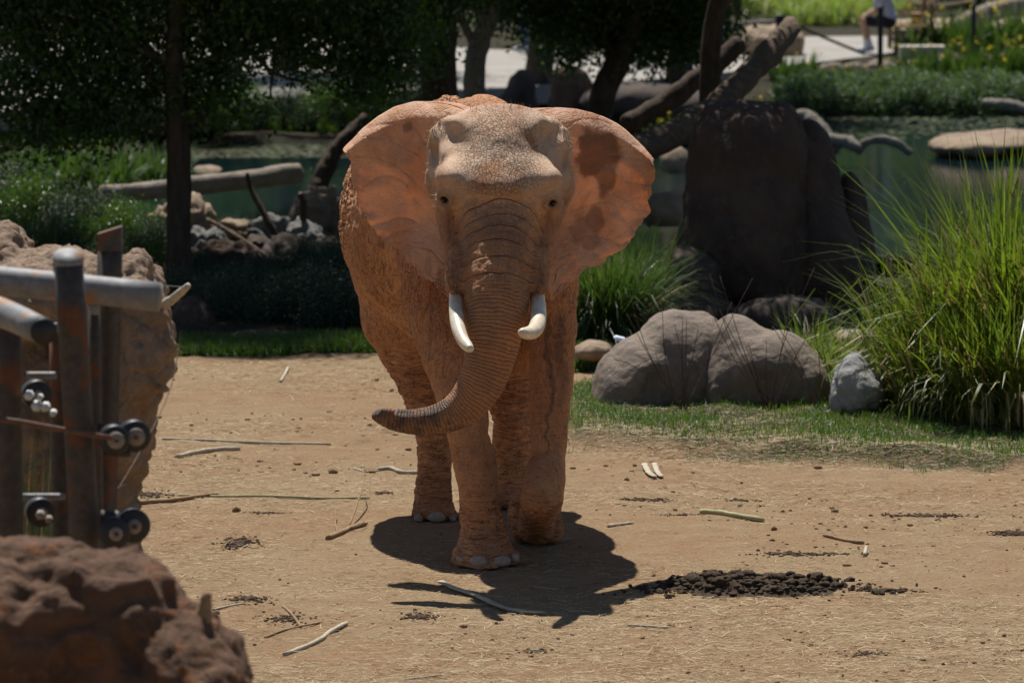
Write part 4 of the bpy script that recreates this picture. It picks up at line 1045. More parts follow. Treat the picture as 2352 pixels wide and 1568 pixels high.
tree('broadleaf_tree', 'dark leafy tree at the left with a straight trunk and low hanging crown', [PR(414, 655, 49.4, 33), PR(412, 560, 49.4, 29), PR(411, 420, 49.5, 28), PR(408, 280, 49.5, 27), PR(400, 150, 49.6, 22), PR(405, -60, 49.8, 16)],
     [[PR(410, 300, 49.5, 15), PR(470, 250, 49.6, 12), PR(500, 160, 49.8, 9), PR(480, 30, 50, 6)], [PR(405, 230, 49.5, 14), PR(330, 150, 49.8, 10), PR(250, 60, 50, 7)],
      [PR(405, 180, 49.6, 12), PR(560, 100, 50.2, 9), PR(700, 60, 50.6, 7), PR(860, 90, 51, 4)], [PR(560, 100, 50.2, 6), PR(625, 165, 50.3, 4.5), PR(700, 190, 50.5, 3)], [PR(640, 75, 50.4, 5), PR(622, 200, 50.4, 3), PR(626, 230, 50.4, 2)],
      [PR(400, 150, 49.6, 12), PR(200, 60, 50, 9), PR(40, 20, 50.2, 6)], [PR(330, 150, 49.8, 7), PR(200, 230, 49.6, 5), PR(90, 260, 49.8, 3)]],
     b1, 150000, .074, 11, spray=.13, twigs=90)
# centre trees on the near shore
tree('broadleaf_tree', 'tree with a thick dark trunk standing straight behind the head of the elephant', [PR(1006, 470, 58, 52), PR(1004, 300, 58, 46), PR(1006, 150, 58, 44), PR(1000, 0, 58, 42), PR(990, -250, 58, 34)],
     [[PR(1000, 30, 58, 22), PR(900, -80, 58, 16), PR(800, -200, 58, 10)], [PR(1000, -60, 58, 20), PR(1100, -200, 58.5, 14), PR(1200, -330, 59, 8)]],
     [bl(960, -60, 58, 200, 1.5, 110), bl(760, -120, 58, 240, 1.6, 140), bl(1100, -200, 59, 300, 2.0, 200), bl(960, 40, 57.5, 75, .5, 55), bl(880, -420, 58, 430, 2.4, 250), bl(860, 150, 57, 75, .6, 60), bl(930, 110, 57, 60, .5, 60)], 70000, .075, 12, spray=.2)
tree('broadleaf_tree', 'slanting grey trunked tree with sun flecks, just right of the thick dark trunk', [PR(1080, 460, 60, 30), PR(1092, 320, 60, 27), PR(1088, 200, 60, 26), PR(1100, 110, 60, 24), PR(1128, 30, 60, 20), PR(1170, -120, 60, 15)],
     [[PR(1100, 120, 60, 12), PR(1060, 40, 60, 9), PR(1050, -80, 60, 6)], [PR(1128, 30, 60, 12), PR(1230, -60, 60.5, 8), PR(1350, -130, 61, 5)]],
     [bl(1160, 10, 60.5, 62, .6, 60), bl(1100, -160, 60, 200, 1.6, 130), bl(1260, -30, 61, 110, .9, 80)], 20000, .075, 13, BARK_G, spray=.16)
tree('broadleaf_tree', 'tree with a curved brown branch spreading dark leaves above the right ear', [PR(1392, 470, 61, 36), PR(1375, 330, 61, 33), PR(1385, 220, 61, 30), PR(1425, 130, 61, 28), PR(1450, 40, 61, 26), PR(1425, -60, 61, 22), PR(1400, -220, 61, 16)],
     [[PR(1448, 50, 61, 14), PR(1530, 10, 61.3, 10), PR(1620, -10, 61.6, 6)], [PR(1425, 130, 61, 14), PR(1340, 60, 61, 10), PR(1250, 30, 61, 6)], [PR(1430, -60, 61, 14), PR(1600, -160, 61.5, 9)]],
     [bl(1290, 50, 61, 105, .9, 82), bl(1245, 105, 61.2, 46, .4, 44), bl(1320, 120, 61.2, 62, .5, 44), bl(1530, 105, 61.2, 62, .5, 42), bl(1600, 110, 61.4, 45, .4, 46), bl(1400, 50, 61.5, 100, .9, 85), bl(1500, 55, 61.5, 90, .9, 80), bl(1590, 40, 61.5, 85, .8, 70), bl(1650, 80, 61.2, 52, .6, 60), bl(1480, 120, 61.3, 60, .5, 45), bl(1350, -130, 61, 240, 1.8, 160), bl(1600, -150, 61.5, 260, 1.9, 140), bl(1500, -420, 61, 420, 2.6, 240)], 85000, .08, 14, spray=.15, twigs=70)
# high shade tree over the outcrop: its crown hangs just above the picture
tree('shade_tree', 'dark slanting tree behind the outcrop whose high crown shades the tall rocks', [PR(1640, 560, 52.5, 30), PR(1632, 380, 52.6, 28), PR(1630, 220, 52.7, 26), PR(1640, 60, 52.8, 23), PR(1690, -160, 52.6, 20), (2.35, 52.2, 4.6, .10)],
     [[(2.2, 52.5, 3.9, .08), (1.0, 51.0, 4.7, .06), (.2, 50.2, 5.0, .03)], [(2.35, 52.2, 4.3, .08), (3.3, 50.6, 4.9, .05), (4.0, 49.6, 5.2, .03)]],
     [(2.0, 49.5, 4.5, 1.5, 1.7, 1.0), (3.2, 49.8, 4.7, 1.5, 1.7, 1.0), (.6, 50.5, 4.8, 1.4, 1.6, 1.0), (2.4, 51.8, 5.6, 2.2, 2.0, 1.1), (3.9, 51.5, 5.6, 1.2, 1.5, .9)], 60000, .10, 15, spray=.22)
# shade over the left shrubs and the near path
tree('shade_tree', 'tree beyond the left edge whose crown shades the shrubs', [(-6.4, 52, 0, .2), (-6.3, 52, 2, .17), (-6.0, 51.8, 4, .13), (-5.4, 51.5, 5.5, .08)],
     [[(-6.1, 51.9, 3.5, .08), (-4.6, 51, 5.0, .05), (-3.4, 50.5, 5.8, .03)]],
     [(-5.2, 51.5, 5.6, 1.8, 2.0, 1.2), (-3.6, 52.4, 6.0, 1.8, 2.2, 1.2), (-2.0, 52.8, 6.2, 1.8, 2.2, 1.1), (-6.6, 52, 4.4, 1.2, 1.6, 1.3)], 50000, .10, 16, spray=.22)
# far bank trees: keep the far bank dark between the sunny gaps
for k, (x, y, r, lb) in enumerate([(-3.6, 84.5, 2.3, 'far tree shading the bank behind the left tree'), (.4, 81.0, 2.0, 'far tree shading the bank behind the thick dark trunk'), (2.6, 82.5, 2.2, 'far tree shading the stump and the bank rocks'), (-8.0, 88.0, 2.6, 'far tree at the left edge beyond the pond')]):
    tree('far_tree', lb, [(x, y, 0, .22), (x + .1, y, 2, .18), (x, y + .1, 4, .13), (x, y, 5.4, .08)], [[(x, y, 3, .1), (x + 1.2, y, 4.6, .05)], [(x, y, 3.2, .1), (x - 1.2, y - .3, 4.8, .05)]],
         [(x, y, 4.6 + .2 * k, r, r, 1.3), (x + .8, y + 1, 5.6, r * .8, r, 1.2), (x - .9, y - .8, 4.4, r * .7, r * .7, .9)], 15000, .16, 20 + k, spray=.3, group='trees along the far bank')
def shrub_mesh(seed, n, size, leaf, r=(1, 1, 1), spray=.12):
    rs = np.random.RandomState(seed)
    bs = [(rs.normal(0, .45) * r[0], rs.normal(0, .4) * r[1], r[2] * rs.uniform(.25, .75), .42 * r[0], .42 * r[1], .38 * r[2]) for _ in range(7)]
    V, _ = cloud(bs, n, rs, spray); V = V[V[:, 2] > .01]
    Vq, Q = leaf_quads(V, size, rs)
    me = mesh_np('foliage', Vq, Q, False); me.materials.append(leaf); return me
def stems_mesh(seed, r, n=12):
    rs = np.random.RandomState(seed); g = Geo()
    for _ in range(n):
        e = np.array([rs.normal(0, .35) * r[0], rs.normal(0, .3) * r[1], r[2] * rs.uniform(.4, .9)])
        c = catmull(np.array([[e[0] * .1, e[1] * .1, -.05], e * .5 + rs.normal(0, .04, 3), e]), 7); tube_geo(g, c, np.linspace(.014, .005, 7), 5)
    V, F = g.out(); me = mesh_np('stem', V, F, True); me.materials.append(BARK); return me
def shrubs(name, spots, meshes, labels, group, cat='shrub'):
    for k, (x, y, s, z) in enumerate(spots):
        e = empty(name, (x, y, z), k * 1.7); e.scale = (s, s, s)
        tag(e, labels[k], cat, group)
        f, st = meshes[k % len(meshes)]
        link('foliage', f, None, e); link('stem', st, None, e)
def pair(seed, n, size, leaf, r, spray=.12): return (shrub_mesh(seed, n, size, leaf, r, spray), stems_mesh(seed, r))
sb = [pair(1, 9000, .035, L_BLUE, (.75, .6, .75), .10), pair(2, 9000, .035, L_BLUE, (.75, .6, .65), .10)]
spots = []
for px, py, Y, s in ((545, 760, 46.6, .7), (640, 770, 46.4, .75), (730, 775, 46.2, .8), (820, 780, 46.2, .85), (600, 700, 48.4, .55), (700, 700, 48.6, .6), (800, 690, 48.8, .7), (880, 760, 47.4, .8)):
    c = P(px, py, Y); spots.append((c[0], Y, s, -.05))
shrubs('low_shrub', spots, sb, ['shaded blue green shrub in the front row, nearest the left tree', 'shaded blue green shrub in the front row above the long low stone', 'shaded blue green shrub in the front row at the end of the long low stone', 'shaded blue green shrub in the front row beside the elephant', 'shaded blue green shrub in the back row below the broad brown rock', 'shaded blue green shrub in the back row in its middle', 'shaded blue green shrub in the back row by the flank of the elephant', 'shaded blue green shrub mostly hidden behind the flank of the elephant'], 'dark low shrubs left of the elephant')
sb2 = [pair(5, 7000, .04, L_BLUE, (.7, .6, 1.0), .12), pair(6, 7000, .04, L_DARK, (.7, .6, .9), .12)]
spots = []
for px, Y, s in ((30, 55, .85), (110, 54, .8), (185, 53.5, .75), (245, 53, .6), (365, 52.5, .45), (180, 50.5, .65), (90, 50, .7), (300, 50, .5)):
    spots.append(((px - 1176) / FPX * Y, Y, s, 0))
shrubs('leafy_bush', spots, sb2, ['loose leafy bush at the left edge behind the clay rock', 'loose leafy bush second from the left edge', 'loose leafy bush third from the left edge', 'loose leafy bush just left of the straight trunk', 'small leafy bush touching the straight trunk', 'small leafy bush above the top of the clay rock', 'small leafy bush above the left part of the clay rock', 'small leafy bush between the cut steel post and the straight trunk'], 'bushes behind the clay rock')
spots = [((px - 1176) / FPX * Y, Y, s, -.3) for px, Y, s in ((205, 74.5, .8), (270, 75.5, .75), (335, 75, .8), (450, 75.2, .8), (520, 75.6, .7), (585, 76, .75), (650, 76.4, .7), (720, 76.4, .75), (790, 76.6, .8), (860, 76.8, .8), (930, 77, .8))]
shrubs('bank_bush', spots, sb2, ['dark bush on the far bank, ' + w for w in ('leftmost of the row', 'second from the left of the row', 'left of the straight trunk', 'just right of the straight trunk', 'second right of the straight trunk', 'above the end of the long log', 'below the sunlit reeds, left', 'below the sunlit reeds, middle', 'below the sunlit reeds, right', 'behind the ear tip of the elephant', 'behind the left ear of the elephant')], 'dark bushes on the far bank')
spots = [((px - 1176) / FPX * Y, Y, s, z) for px, Y, s, z in ((470, 50.2, .42, 0), (590, 50.4, .38, 0), (690, 51.0, .40, .05), (760, 50.2, .45, .05), (545, 55.5, .4, -.1), (655, 55.8, .42, -.1), (600, 56.5, .4, -.1), (480, 56, .4, -.1))]
shrubs('weedy_bush', spots, sb, ['small weedy bush growing among the heaped rocks, ' + w for w in ('touching the straight trunk', 'in front of the bent branch', 'in front of the pale rocks', 'beside the elephant', 'behind the ochre rock', 'behind the pale rocks', 'below the long log', 'right behind the straight trunk')], 'weedy bushes among the rocks')
# ground cover along the far bank
rs = np.random.RandomState(9)
bs = []
for px in np.arange(1800, 2420, 22):
    py = 232 + 6 * math.sin(px * .02); h = 24 + 8 * math.sin(px * .031) + rs.rand() * 5
    c = P(px, py + 8, 82.6); bs.append((c[0], 82.6, -.25, .22, .9, S(h, 82.6) + .22))
V, _ = cloud(bs, 70000, rs, .06, 20); Vq, Q = leaf_quads(V, .055, rs)
tag(put('ground_cover', Vq, Q, L_COVER, smooth=False), 'low mounded grey green ground cover along the far shore of the pond', 'ground cover', kind='stuff')

# ---------------------------------------------------------------- grass
def blades(base, L, wid, rs, lean=.35, bend=.5, seg=5, az=None):
    n = len(base); L = np.broadcast_to(L, (n,)); wid = np.broadcast_to(wid, (n,))
    az = rs.rand(n) * 2 * np.pi if az is None else az
    d = np.stack([np.cos(az), np.sin(az), 0 * az], 1); w = np.stack([-np.sin(az + rs.normal(0, .5, n)), np.cos(az + rs.normal(0, .5, n)), 0 * az], 1)
    ln = np.abs(rs.normal(0, lean, n)); bd = np.abs(rs.normal(0, bend, n)) * rs.choice([.5, 1, 1.6], n)
    t = np.linspace(0, 1, seg + 1)
    a = ln[:, None] + bd[:, None] * t ** 1.5 * 1.6
    dz = np.cos(a); dr = np.sin(a)
    st = L[:, None] / seg
    z = np.concatenate([np.zeros((n, 1)), np.cumsum(dz[:, 1:] * st, 1)], 1); r = np.concatenate([np.zeros((n, 1)), np.cumsum(dr[:, 1:] * st, 1)], 1)
    c = base[:, None] + d[:, None] * r[..., None] + np.array([0, 0, 1.0]) * z[..., None]
    ww = wid[:, None] * np.clip(1.05 - t ** 2, .06, 1)[None] * .5
    A = c - w[:, None] * ww[..., None]; B = c + w[:, None] * ww[..., None]
    V = np.stack([A, B], 2).reshape(-1, 3)
    i = (np.arange(n) * 2 * (seg + 1))[:, None]; j = np.arange(seg)[None] * 2
    Q = np.stack([i + j, i + j + 1, i + j + 3, i + j + 2], -1).reshape(-1, 4)
    return V, Q
def tuft_mesh(seed, n, rad, L, wid, mat, lean, bend, seg=5):
    rs = np.random.RandomState(seed); a = rs.rand(n) * 6.3; r = rad * np.sqrt(rs.rand(n))
    base = np.stack([r * np.cos(a), r * np.sin(a), 0 * a - .02], 1)
    V, Q = blades(base, L * rs.uniform(.3, 1.1, n), wid * rs.uniform(.5, 1.3, n), rs, lean, bend, seg, a + rs.normal(0, .7, n))
    me = mesh_np('blades', V, Q, True); me.materials.append(mat); return me
def m_seed(): return m_simple('seed_head', (.36, .27, .15), .9, .1, 60, .3, .004)
M_SEED = m_seed()
def tussock(name, label, x, y, n, rad, L, wid, seed, mats, lean=.3, bend=.5, group=None, z=None, dry=.12, heads=0):
    z = float(height(np.array([x]), np.array([y]))[0]) if z is None else z
    e = empty(name, (x, y, z)); tag(e, label, 'grass clump', group)
    link('blades', tuft_mesh(seed, int(n * (1 - dry)), rad, L, wid, mats, lean, bend), None, e)
    link('dry_blades', tuft_mesh(seed + 50, int(n * dry) + 5, rad * 1.05, L * .8, wid * .9, L_DRY, lean * 1.2, bend * 1.3), None, e)
    rs = np.random.RandomState(seed)
    for k in range(heads):
        a = rs.rand() * 6.3; h = L * rs.uniform(.85, 1.08); l = rs.uniform(.05, .25)
        g = Geo(); pts = [np.array([rad * .4 * math.cos(a), rad * .4 * math.sin(a), 0])]
        for t in np.linspace(.2, 1, 7): pts.append(np.array([(rad * .4 + l * t * t * L) * math.cos(a), (rad * .4 + l * t * t * L) * math.sin(a), h * t]))
        pts = np.array(pts); tube_geo(g, pts, .0025, 4)
        tip = pts[-1]; d = (pts[-1] - pts[-2]); d /= np.linalg.norm(d)
        c = np.array([tip + d * q for q in np.linspace(0, .16, 9)]); tube_geo(g, c, .010 * np.sin(np.linspace(.35, 2.9, 9)) + .002, 7, True, True, .3, k)
        V, F = g.out(); link('seed_head', mesh_np('seed_head', V, F), M_SEED, e)
    return e
GR = 'tall grass clumps at the right'
for k, (px, Y, L, n, lb, hd) in enumerate([
        (2095, 39.2, .9, 380, 'leftmost bright green tall grass clump beside the pale grey rock', 3), (2130, 39.6, 1.25, 620, 'tall bright green grass clump second from the pale grey rock', 3),
        (2215, 39.2, 1.45, 850, 'tall bright green grass clump in the middle of the right stand', 2), (2330, 39.0, 1.75, 1000, 'tallest bright green grass clump at the right edge', 1),
        (2300, 40.6, 1.95, 800, 'tall bright green grass clump at the back of the right stand', 1), (2150, 38.7, .8, 560, 'low dark footed grass clump in front of the middle of the stand', 0), (2260, 38.4, .9, 1000, 'low dark footed grass clump in front at the right edge', 0), (2440, 39.2, 1.9, 900, 'grass clump partly cut off by the right edge', 0), (2360, 38.2, .95, 900, 'low grass clump in the bottom right corner of the stand', 0)]):
    tussock('grass_clump', lb, (px - 1176) / FPX * Y, Y, n, .24 if L < 1.2 else .32, L, .027, 200 + k, L_GRASS, .15, .8, GR, heads=hd, dry=.22)
tussock('grass_clump', 'green grass clump behind the right front leg of the elephant, left of the boulders', (1385 - 1176) / FPX * 45, 45.2, 1900, .24, 1.0, .013, 220, L_GRASS2, .38, .7)
tussock('grass_clump', 'smaller arching grass clump right behind the right shoulder of the elephant', (1455 - 1176) / FPX * 45.8, 45.8, 900, .2, .95, .012, 221, L_GRASS2, .45, .7)
tussock('grass_clump', 'short green grass clump behind the right grey boulder', (1865 - 1176) / FPX * 42.4, 42.4, 260, .2, .55, .012, 222, L_GRASS, .5, .8)
tussock('grass_clump', 'short green grass clump between the right grey boulder and the pale rock', (1925 - 1176) / FPX * 41.6, 41.6, 200, .12, .45, .012, 223, L_GRASS, .45, .8)
tussock('grass_clump', 'dark spiky grass clump at the left edge above the clay rock', (30 - 1176) / FPX * 49.5, 49.5, 600, .3, .9, .014, 224, L_GRASS2, .35, .5)
tussock('grass_clump', 'drooping shaded grass clump behind the steel posts', (70 - 1176) / FPX * 23.6, 23.6, 260, .10, 1.4, .007, 225, L_BLUE, .05, .7, z=.75)
# fresh green water plants on the banks
names = []
def bank_plants(spots, group, labels, L, n, wid, mat, seed0, flowers=False, lean=.18, bend=.3):
    ms = [tuft_mesh(seed0 + q, n, .30, L, wid, mat, lean, bend, 4) for q in range(3)]
    fl = None
    if flowers:
        rs = np.random.RandomState(seed0); q = np.stack([rs.normal(0, .3, 4), rs.normal(0, .3, 4), rs.uniform(.55, 1.0, 4) * L], 1)
        q = np.repeat(q, 4, 0) + rs.normal(0, .02, (16, 3)); V, Q = leaf_quads(q, .06, rs, 0, .6); fl = mesh_np('flowers', V, Q, False); fl.materials.append(M_YEL)
    for k, (px, Y, s) in enumerate(spots):
        x = (px - 1176) / FPX * Y
        e = empty('bank_plant', (x, Y, max(float(height(np.array([x]), np.array([Y]))[0]), WATER_Z - .1)), k * 2.1); e.scale = (s, s, s)
        tag(e, labels[k], 'plant', group); link('blades', ms[k % 3], None, e)
        if fl: tag(link('flowers', fl, None, e), kind='stuff')
where = ['right of the dark post', 'below the square rock', 'below the first edging stone', 'below the second edging stone', 'below the seated person', 'below the bench', 'right of the bench', 'between bench and thin post', 'left of the thin post', 'at the thin post', 'right of the thin post', 'near the right edge', 'at the right edge']
bank_plants([(1800, 84.6, .75), (1850, 85, .8), (1905, 84.2, .6), (1955, 84.4, .62), (2005, 84.2, .62), (2055, 84.4, .68), (2105, 84.8, 1), (2155, 85.2, 1), (2205, 84.8, 1), (2250, 85.4, 1.05), (2295, 84.9, 1.05), (2335, 85.3, 1.1), (2375, 84.8, 1.1)],
            'green blade plants with yellow flowers on the far bank', ['green blade plant with yellow flowers on the far bank, ' + w for w in where], .62, 150, .035, L_GRASS2, 300, True)
bank_plants([(2105, 90, 1), (2150, 90.4, 1.1), (2205, 90, 1.15), (2250, 90.6, 1.2), (2300, 90.2, 1.3), (2345, 90.6, 1.3), (2385, 90.2, 1.4)], 'leafy plants of the raised bed at the upper right',
            ['leafy plant of the raised bed, ' + w for w in ('next to the bench', 'second from the bench', 'just left of the thin post', 'just right of the thin post', 'below the pale sloping log', 'second from the right edge', 'at the right edge')], .75, 170, .035, L_GRASS2, 310, True, .3, .5)
bank_plants([(1840, 101, 1.2), (1885, 103, 1.3), (1930, 101.5, 1.2), (1970, 104, 1.3), (2010, 103, 1.2), (1800, 105, 1.3), (1750, 106, 1.3), (2060, 106, 1.1)], 'pale feathery grasses beyond the path',
            ['pale feathery grass beyond the path, ' + w for w in ('nearest the square rock', 'second from the square rock', 'halfway between the rock and the seated person', 'just left of the seated person', 'right behind the seated person', 'behind the square rock', 'left behind the square rock', 'behind the bench')], .95, 260, .022, L_PALE, 320, False, .4, .7)
bank_plants([(20, 66.5, 1.2), (75, 68, 1.2), (130, 66.5, 1.25), (185, 68.2, 1.25), (240, 66.6, 1.2), (290, 68.4, 1.2), (340, 68.5, 1.1), (375, 70, 1.1)], 'sunlit green plants on the left shore',
            ['sunlit green shore plant, ' + w for w in ('at the left edge', 'second from the left edge', 'third from the left edge', 'fourth from the left edge', 'above the left end of the long log', 'second above the long log', 'just left of the straight trunk', 'behind the straight trunk')], .62, 240, .03, L_GRASS2, 330, False, .35, .6)
bank_plants([(650, 77.2, .8), (700, 77.4, .85), (750, 77.2, .85), (800, 77.5, .8), (560, 77.5, .7)], 'sunlit reeds on the far shore left of the elephant',
            ['sunlit reed clump on the far shore, ' + w for w in ('fourth from the elephant', 'third from the elephant', 'second from the elephant', 'nearest the elephant', 'fifth from the elephant')], .6, 220, .028, L_GRASS2, 340, False, .25, .4)
bank_plants([(1430, 76.0, .8), (1500, 75.8, .75), (1560, 75.6, .8), (1725, 78, .9), (1760, 79, .9)], 'green shore plants under the leaning logs',
            ['green shore plant under the leaning logs, ' + w for w in ('first from the left', 'second from the left', 'third from the left', 'left of the dark post', 'at the foot of the dark post')], .55, 120, .035, L_GRASS2, 350, True, .3, .4)
# hedge of dark shrubs closing the view beyond the path
hm = [pair(31, 5200, .13, L_DARK, (2.0, 1.4, 2.4), .3), pair(32, 5200, .13, L_DARK, (2.0, 1.4, 2.2), .3)]
lb = ['far dark shrub beyond the path, ' + w for w in ('at the left edge', 'second from the left edge', 'third from the left edge', 'above the left tree', 'right of the left tree', 'left of the thick dark trunk', 'behind the thick dark trunk', 'above the stump', 'left of the leaning logs', 'above the leaning logs', 'behind the square rock', 'behind the seated person', 'at the right edge')]
spots = [(x, 107 + (k % 3) * 1.3, 1.15, 0) for k, x in enumerate(np.linspace(-10.5, 11.5, 13))]
shrubs('far_shrub', spots, hm, lb, 'shrubs beyond the path')
tm = []
rs = np.random.RandomState(77)
for q in range(2):
    bs_ = [(rs.normal(0, 1.6), rs.normal(0, 1.2), rs.uniform(2.0, 8.5), 1.9, 1.7, 1.3) for _ in range(12)]
    V, _ = cloud(bs_, 13000, rs, .4, 20); Vq, Q = leaf_quads(V, .27, rs); me = mesh_np('crown', Vq, Q, False); me.materials.append(L_DARK); 
    g = Geo(); tube_geo(g, np.array([[0, 0, -.2], [.1, 0, 3], [0, .1, 6], [0, 0, 8]]), np.array([.3, .24, .17, .08]), 10, True, False, .1, q); V, F = g.out(); tr = mesh_np('trunk', V, F); tr.materials.append(BARK)
    tm.append((me, tr))
wl = ['at the far left', 'second from the left', 'third from the left', 'fourth from the left', 'fifth from the left', 'in the middle', 'fifth from the right', 'fourth from the right', 'third from the right', 'second from the right', 'at the far right']
for k, x in enumerate(np.linspace(-15, 18, 11)):
    e = empty('backdrop_tree', (x, 117 + 2.5 * (k % 2), 0), k * 1.3); e.scale = (1.1, 1.1, 1.05)
    tag(e, 'tall dark tree closing the view beyond the path, ' + wl[k], 'tree', 'tall trees closing the view')
    link('crown', tm[k % 2][0], None, e); link('trunk', tm[k % 2][1], None, e)

# ---------------------------------------------------------------- lawn, litter, straw
def scatter(n, x0, x1, y0, y1, rs): return rs.uniform(x0, x1, n), rs.uniform(y0, y1, n)
rs = np.random.RandomState(41)
x, y = scatter(150000, .3, 5.2, 36.0, 43.5, rs)
m = lawn_mask(x, y + .5 * fbm(np.stack([x * 2.2, y * 2.2, 0 * x], 1), 3, 7)); dn = .55 + .45 * fbm(np.stack([x * 1.7, y * 1.2, 0 * x], 1), 3, 17)
keep = rs.rand(len(x)) < m * np.clip(dn * sstep(-.2, 1.6, y - np.interp(x, [.3, 1.1, 2.7, 6], [37.8, 37.2, 36.6, 36.2]) + .5 * dn), .12, 1) * (1 - .9 * sstep(40.8, 41.6, y))
x, y = x[keep], y[keep]; b = np.stack([x, y, height(x, y) - .005], 1)
V, Q = blades(b, rs.uniform(.03, .085, len(b)), .0065, rs, .5, .6, 2)
tag(put('lawn_grass', V, Q, L_LAWN, origin=np.zeros(3)), 'short green grass on the mound around the grey boulders', 'grass', kind='stuff')
q = [];
for px0, px1, y0, y1, n in ((400, 900, 43.7, 44.9, 12000), (1310, 1400, 42.4, 44.0, 3000)):
    yy = rs.uniform(y0, y1, n); xx = (rs.uniform(px0, px1, n) - 1176) / FPX * yy; q.append(np.stack([xx, yy, height(xx, yy)], 1))
q = np.concatenate(q); V, Q = blades(q, rs.uniform(.04, .13, len(q)), .009, rs, .4, .5, 2)
tag(put('border_grass', V, Q, L_LAWN, origin=np.zeros(3)), 'narrow strip of short green grass along the far edge of the bare dirt', 'grass', kind='stuff')
def straw(x, y, L, w, rs, lift=.004, tilt=.08):
    n = len(x); a = rs.normal(0, .9, n) + (rs.rand(n) < .25) * rs.rand(n) * 3.1
    d = np.stack([np.cos(a), np.sin(a), rs.normal(0, tilt, n)], 1); s = np.stack([-np.sin(a), np.cos(a), rs.normal(0, .4, n)], 1)
    c = np.stack([x, y, height(x, y) + lift + np.abs(d[:, 2]) * L * .5], 1)
    bow = np.stack([-np.sin(a), np.cos(a), 0 * a], 1) * (rs.normal(0, .05, n) * L)[:, None]
    A, M_, B = c - d * L[:, None] * .5, c + bow, c + d * L[:, None] * .5
    V = np.stack([A - s * w[:, None], A + s * w[:, None], M_ - s * w[:, None], M_ + s * w[:, None], B - s * w[:, None], B + s * w[:, None]], 1).reshape(-1, 3)
    i = np.arange(n)[:, None] * 6; Q = np.concatenate([i + np.array([0, 1, 3, 2]), i + np.array([2, 3, 5, 4])])
    return V, Q
def m_straw():
    t = NT('straw'); r = t.n('NewGeometry').outputs['Random Per Island']
    c = t.mix(r, (.56, .45, .28), (.33, .235, .13)); return t.done(t.pbr(c, .8, None, .2))
M_STRAW = m_straw()
x, y = scatter(200000, -4.3, 4.6, 26.5, 43.2, rs)
dn = fbm(np.stack([x * .9, y * .8, 0 * x], 1), 4, 57); near = sstep(33.5, 28.5, y)
keep = rs.rand(len(x)) < np.clip(.22 + .45 * dn + .38 * near + .25 * sstep(0, 1, x) * near, .04, 1); x, y = x[keep], y[keep]
# denser straw along the near edge of the lawn
x2 = rs.uniform(.5, 4.8, 15000); y2 = np.interp(x2, [.3, 1.1, 2.7, 6], [38.1, 37.3, 36.8, 36.4]) + rs.normal(0, .42, 15000) + .25
x = np.concatenate([x, x2]); y = np.concatenate([y, y2])
V, Q = straw(x, y, rs.gamma(1.8, .020, len(x)) + .010, rs.uniform(.0007, .0019, len(x)), rs)
tag(put('straw_litter', V, Q, M_STRAW, origin=np.zeros(3)), 'thin pale straw strewn over the dirt and the edge of the grass', 'straw', kind='stuff')
def ico():
    t = (1 + 5 ** .5) / 2
    V = np.array([(-1, t, 0), (1, t, 0), (-1, -t, 0), (1, -t, 0), (0, -1, t), (0, 1, t), (0, -1, -t), (0, 1, -t), (t, 0, -1), (t, 0, 1), (-t, 0, -1), (-t, 0, 1)]) / math.sqrt(1 + t * t)
    T = np.array([(0, 11, 5), (0, 5, 1), (0, 1, 7), (0, 7, 10), (0, 10, 11), (1, 5, 9), (5, 11, 4), (11, 10, 2), (10, 7, 6), (7, 1, 8), (3, 9, 4), (3, 4, 2), (3, 2, 6), (3, 6, 8), (3, 8, 9), (4, 9, 5), (2, 4, 11), (6, 2, 10), (8, 6, 7), (9, 8, 1)])
    return V, T
IV, IT = ico()
def clods(x, y, r, rs, flat=.6):
    n = len(x); s = r[:, None] * rs.uniform(.6, 1.3, (n, 3)) * np.array([1, 1, flat])
    V = (IV[None] * (1 + rs.normal(0, .16, (n, 12, 1)))) * s[:, None]
    V = V + np.stack([x, y, height(x, y) + s[:, 2] * .35], 1)[:, None]
    return V.reshape(-1, 3), (IT[None] + (np.arange(n) * 12)[:, None, None]).reshape(-1, 3)
def sub_ico():
    V = [tuple(v) for v in IV]; T = []; cache = {}
    def mid(a, b):
        k = (min(a, b), max(a, b))
        if k not in cache:
            m = (np.array(V[a]) + np.array(V[b])) / 2; V.append(tuple(m / np.linalg.norm(m))); cache[k] = len(V) - 1
        return cache[k]
    for a, b, c in IT:
        ab, bc, ca = mid(a, b), mid(b, c), mid(c, a); T += [(a, ab, ca), (b, bc, ab), (c, ca, bc), (ab, bc, ca)]
    return np.array(V), np.array(T)
IV2, IT2 = sub_ico()
def lumps(x, y, z, r, rs, flat=.75):
    n = len(x); s = r[:, None] * rs.uniform(.7, 1.3, (n, 3)) * np.array([1, 1, flat]); m = len(IV2)
    V = IV2[None] * (1 + rs.normal(0, .20, (n, m, 1))) * s[:, None] + np.stack([x, y, z], 1)[:, None]
    return V.reshape(-1, 3), (IT2[None] + (np.arange(n) * m)[:, None, None]).reshape(-1, 3)
M_CLOD = m_simple('dry_dung', (.11, .072, .05), .95, .1, 30, .4, .01)
M_DIRT = m_simple('dirt_crumb', (.30, .19, .11), .95, .1, 30, .4, .01)
x, y = scatter(9000, -4.2, 4.4, 26.8, 43, rs)
dn = fbm(np.stack([x * 1.1, y * .9, 0 * x], 1), 4, 91); keep = rs.rand(len(x)) < np.clip(.1 + .7 * dn, .02, 1); x, y = x[keep], y[keep]
V, T = clods(x, y, rs.gamma(2, .0035, len(x)) + .002, rs)
tag(put('dirt_crumbs', V, T, M_DIRT, origin=np.zeros(3)), 'small crumbs of dirt strewn over the bare ground', 'dirt', kind='stuff')
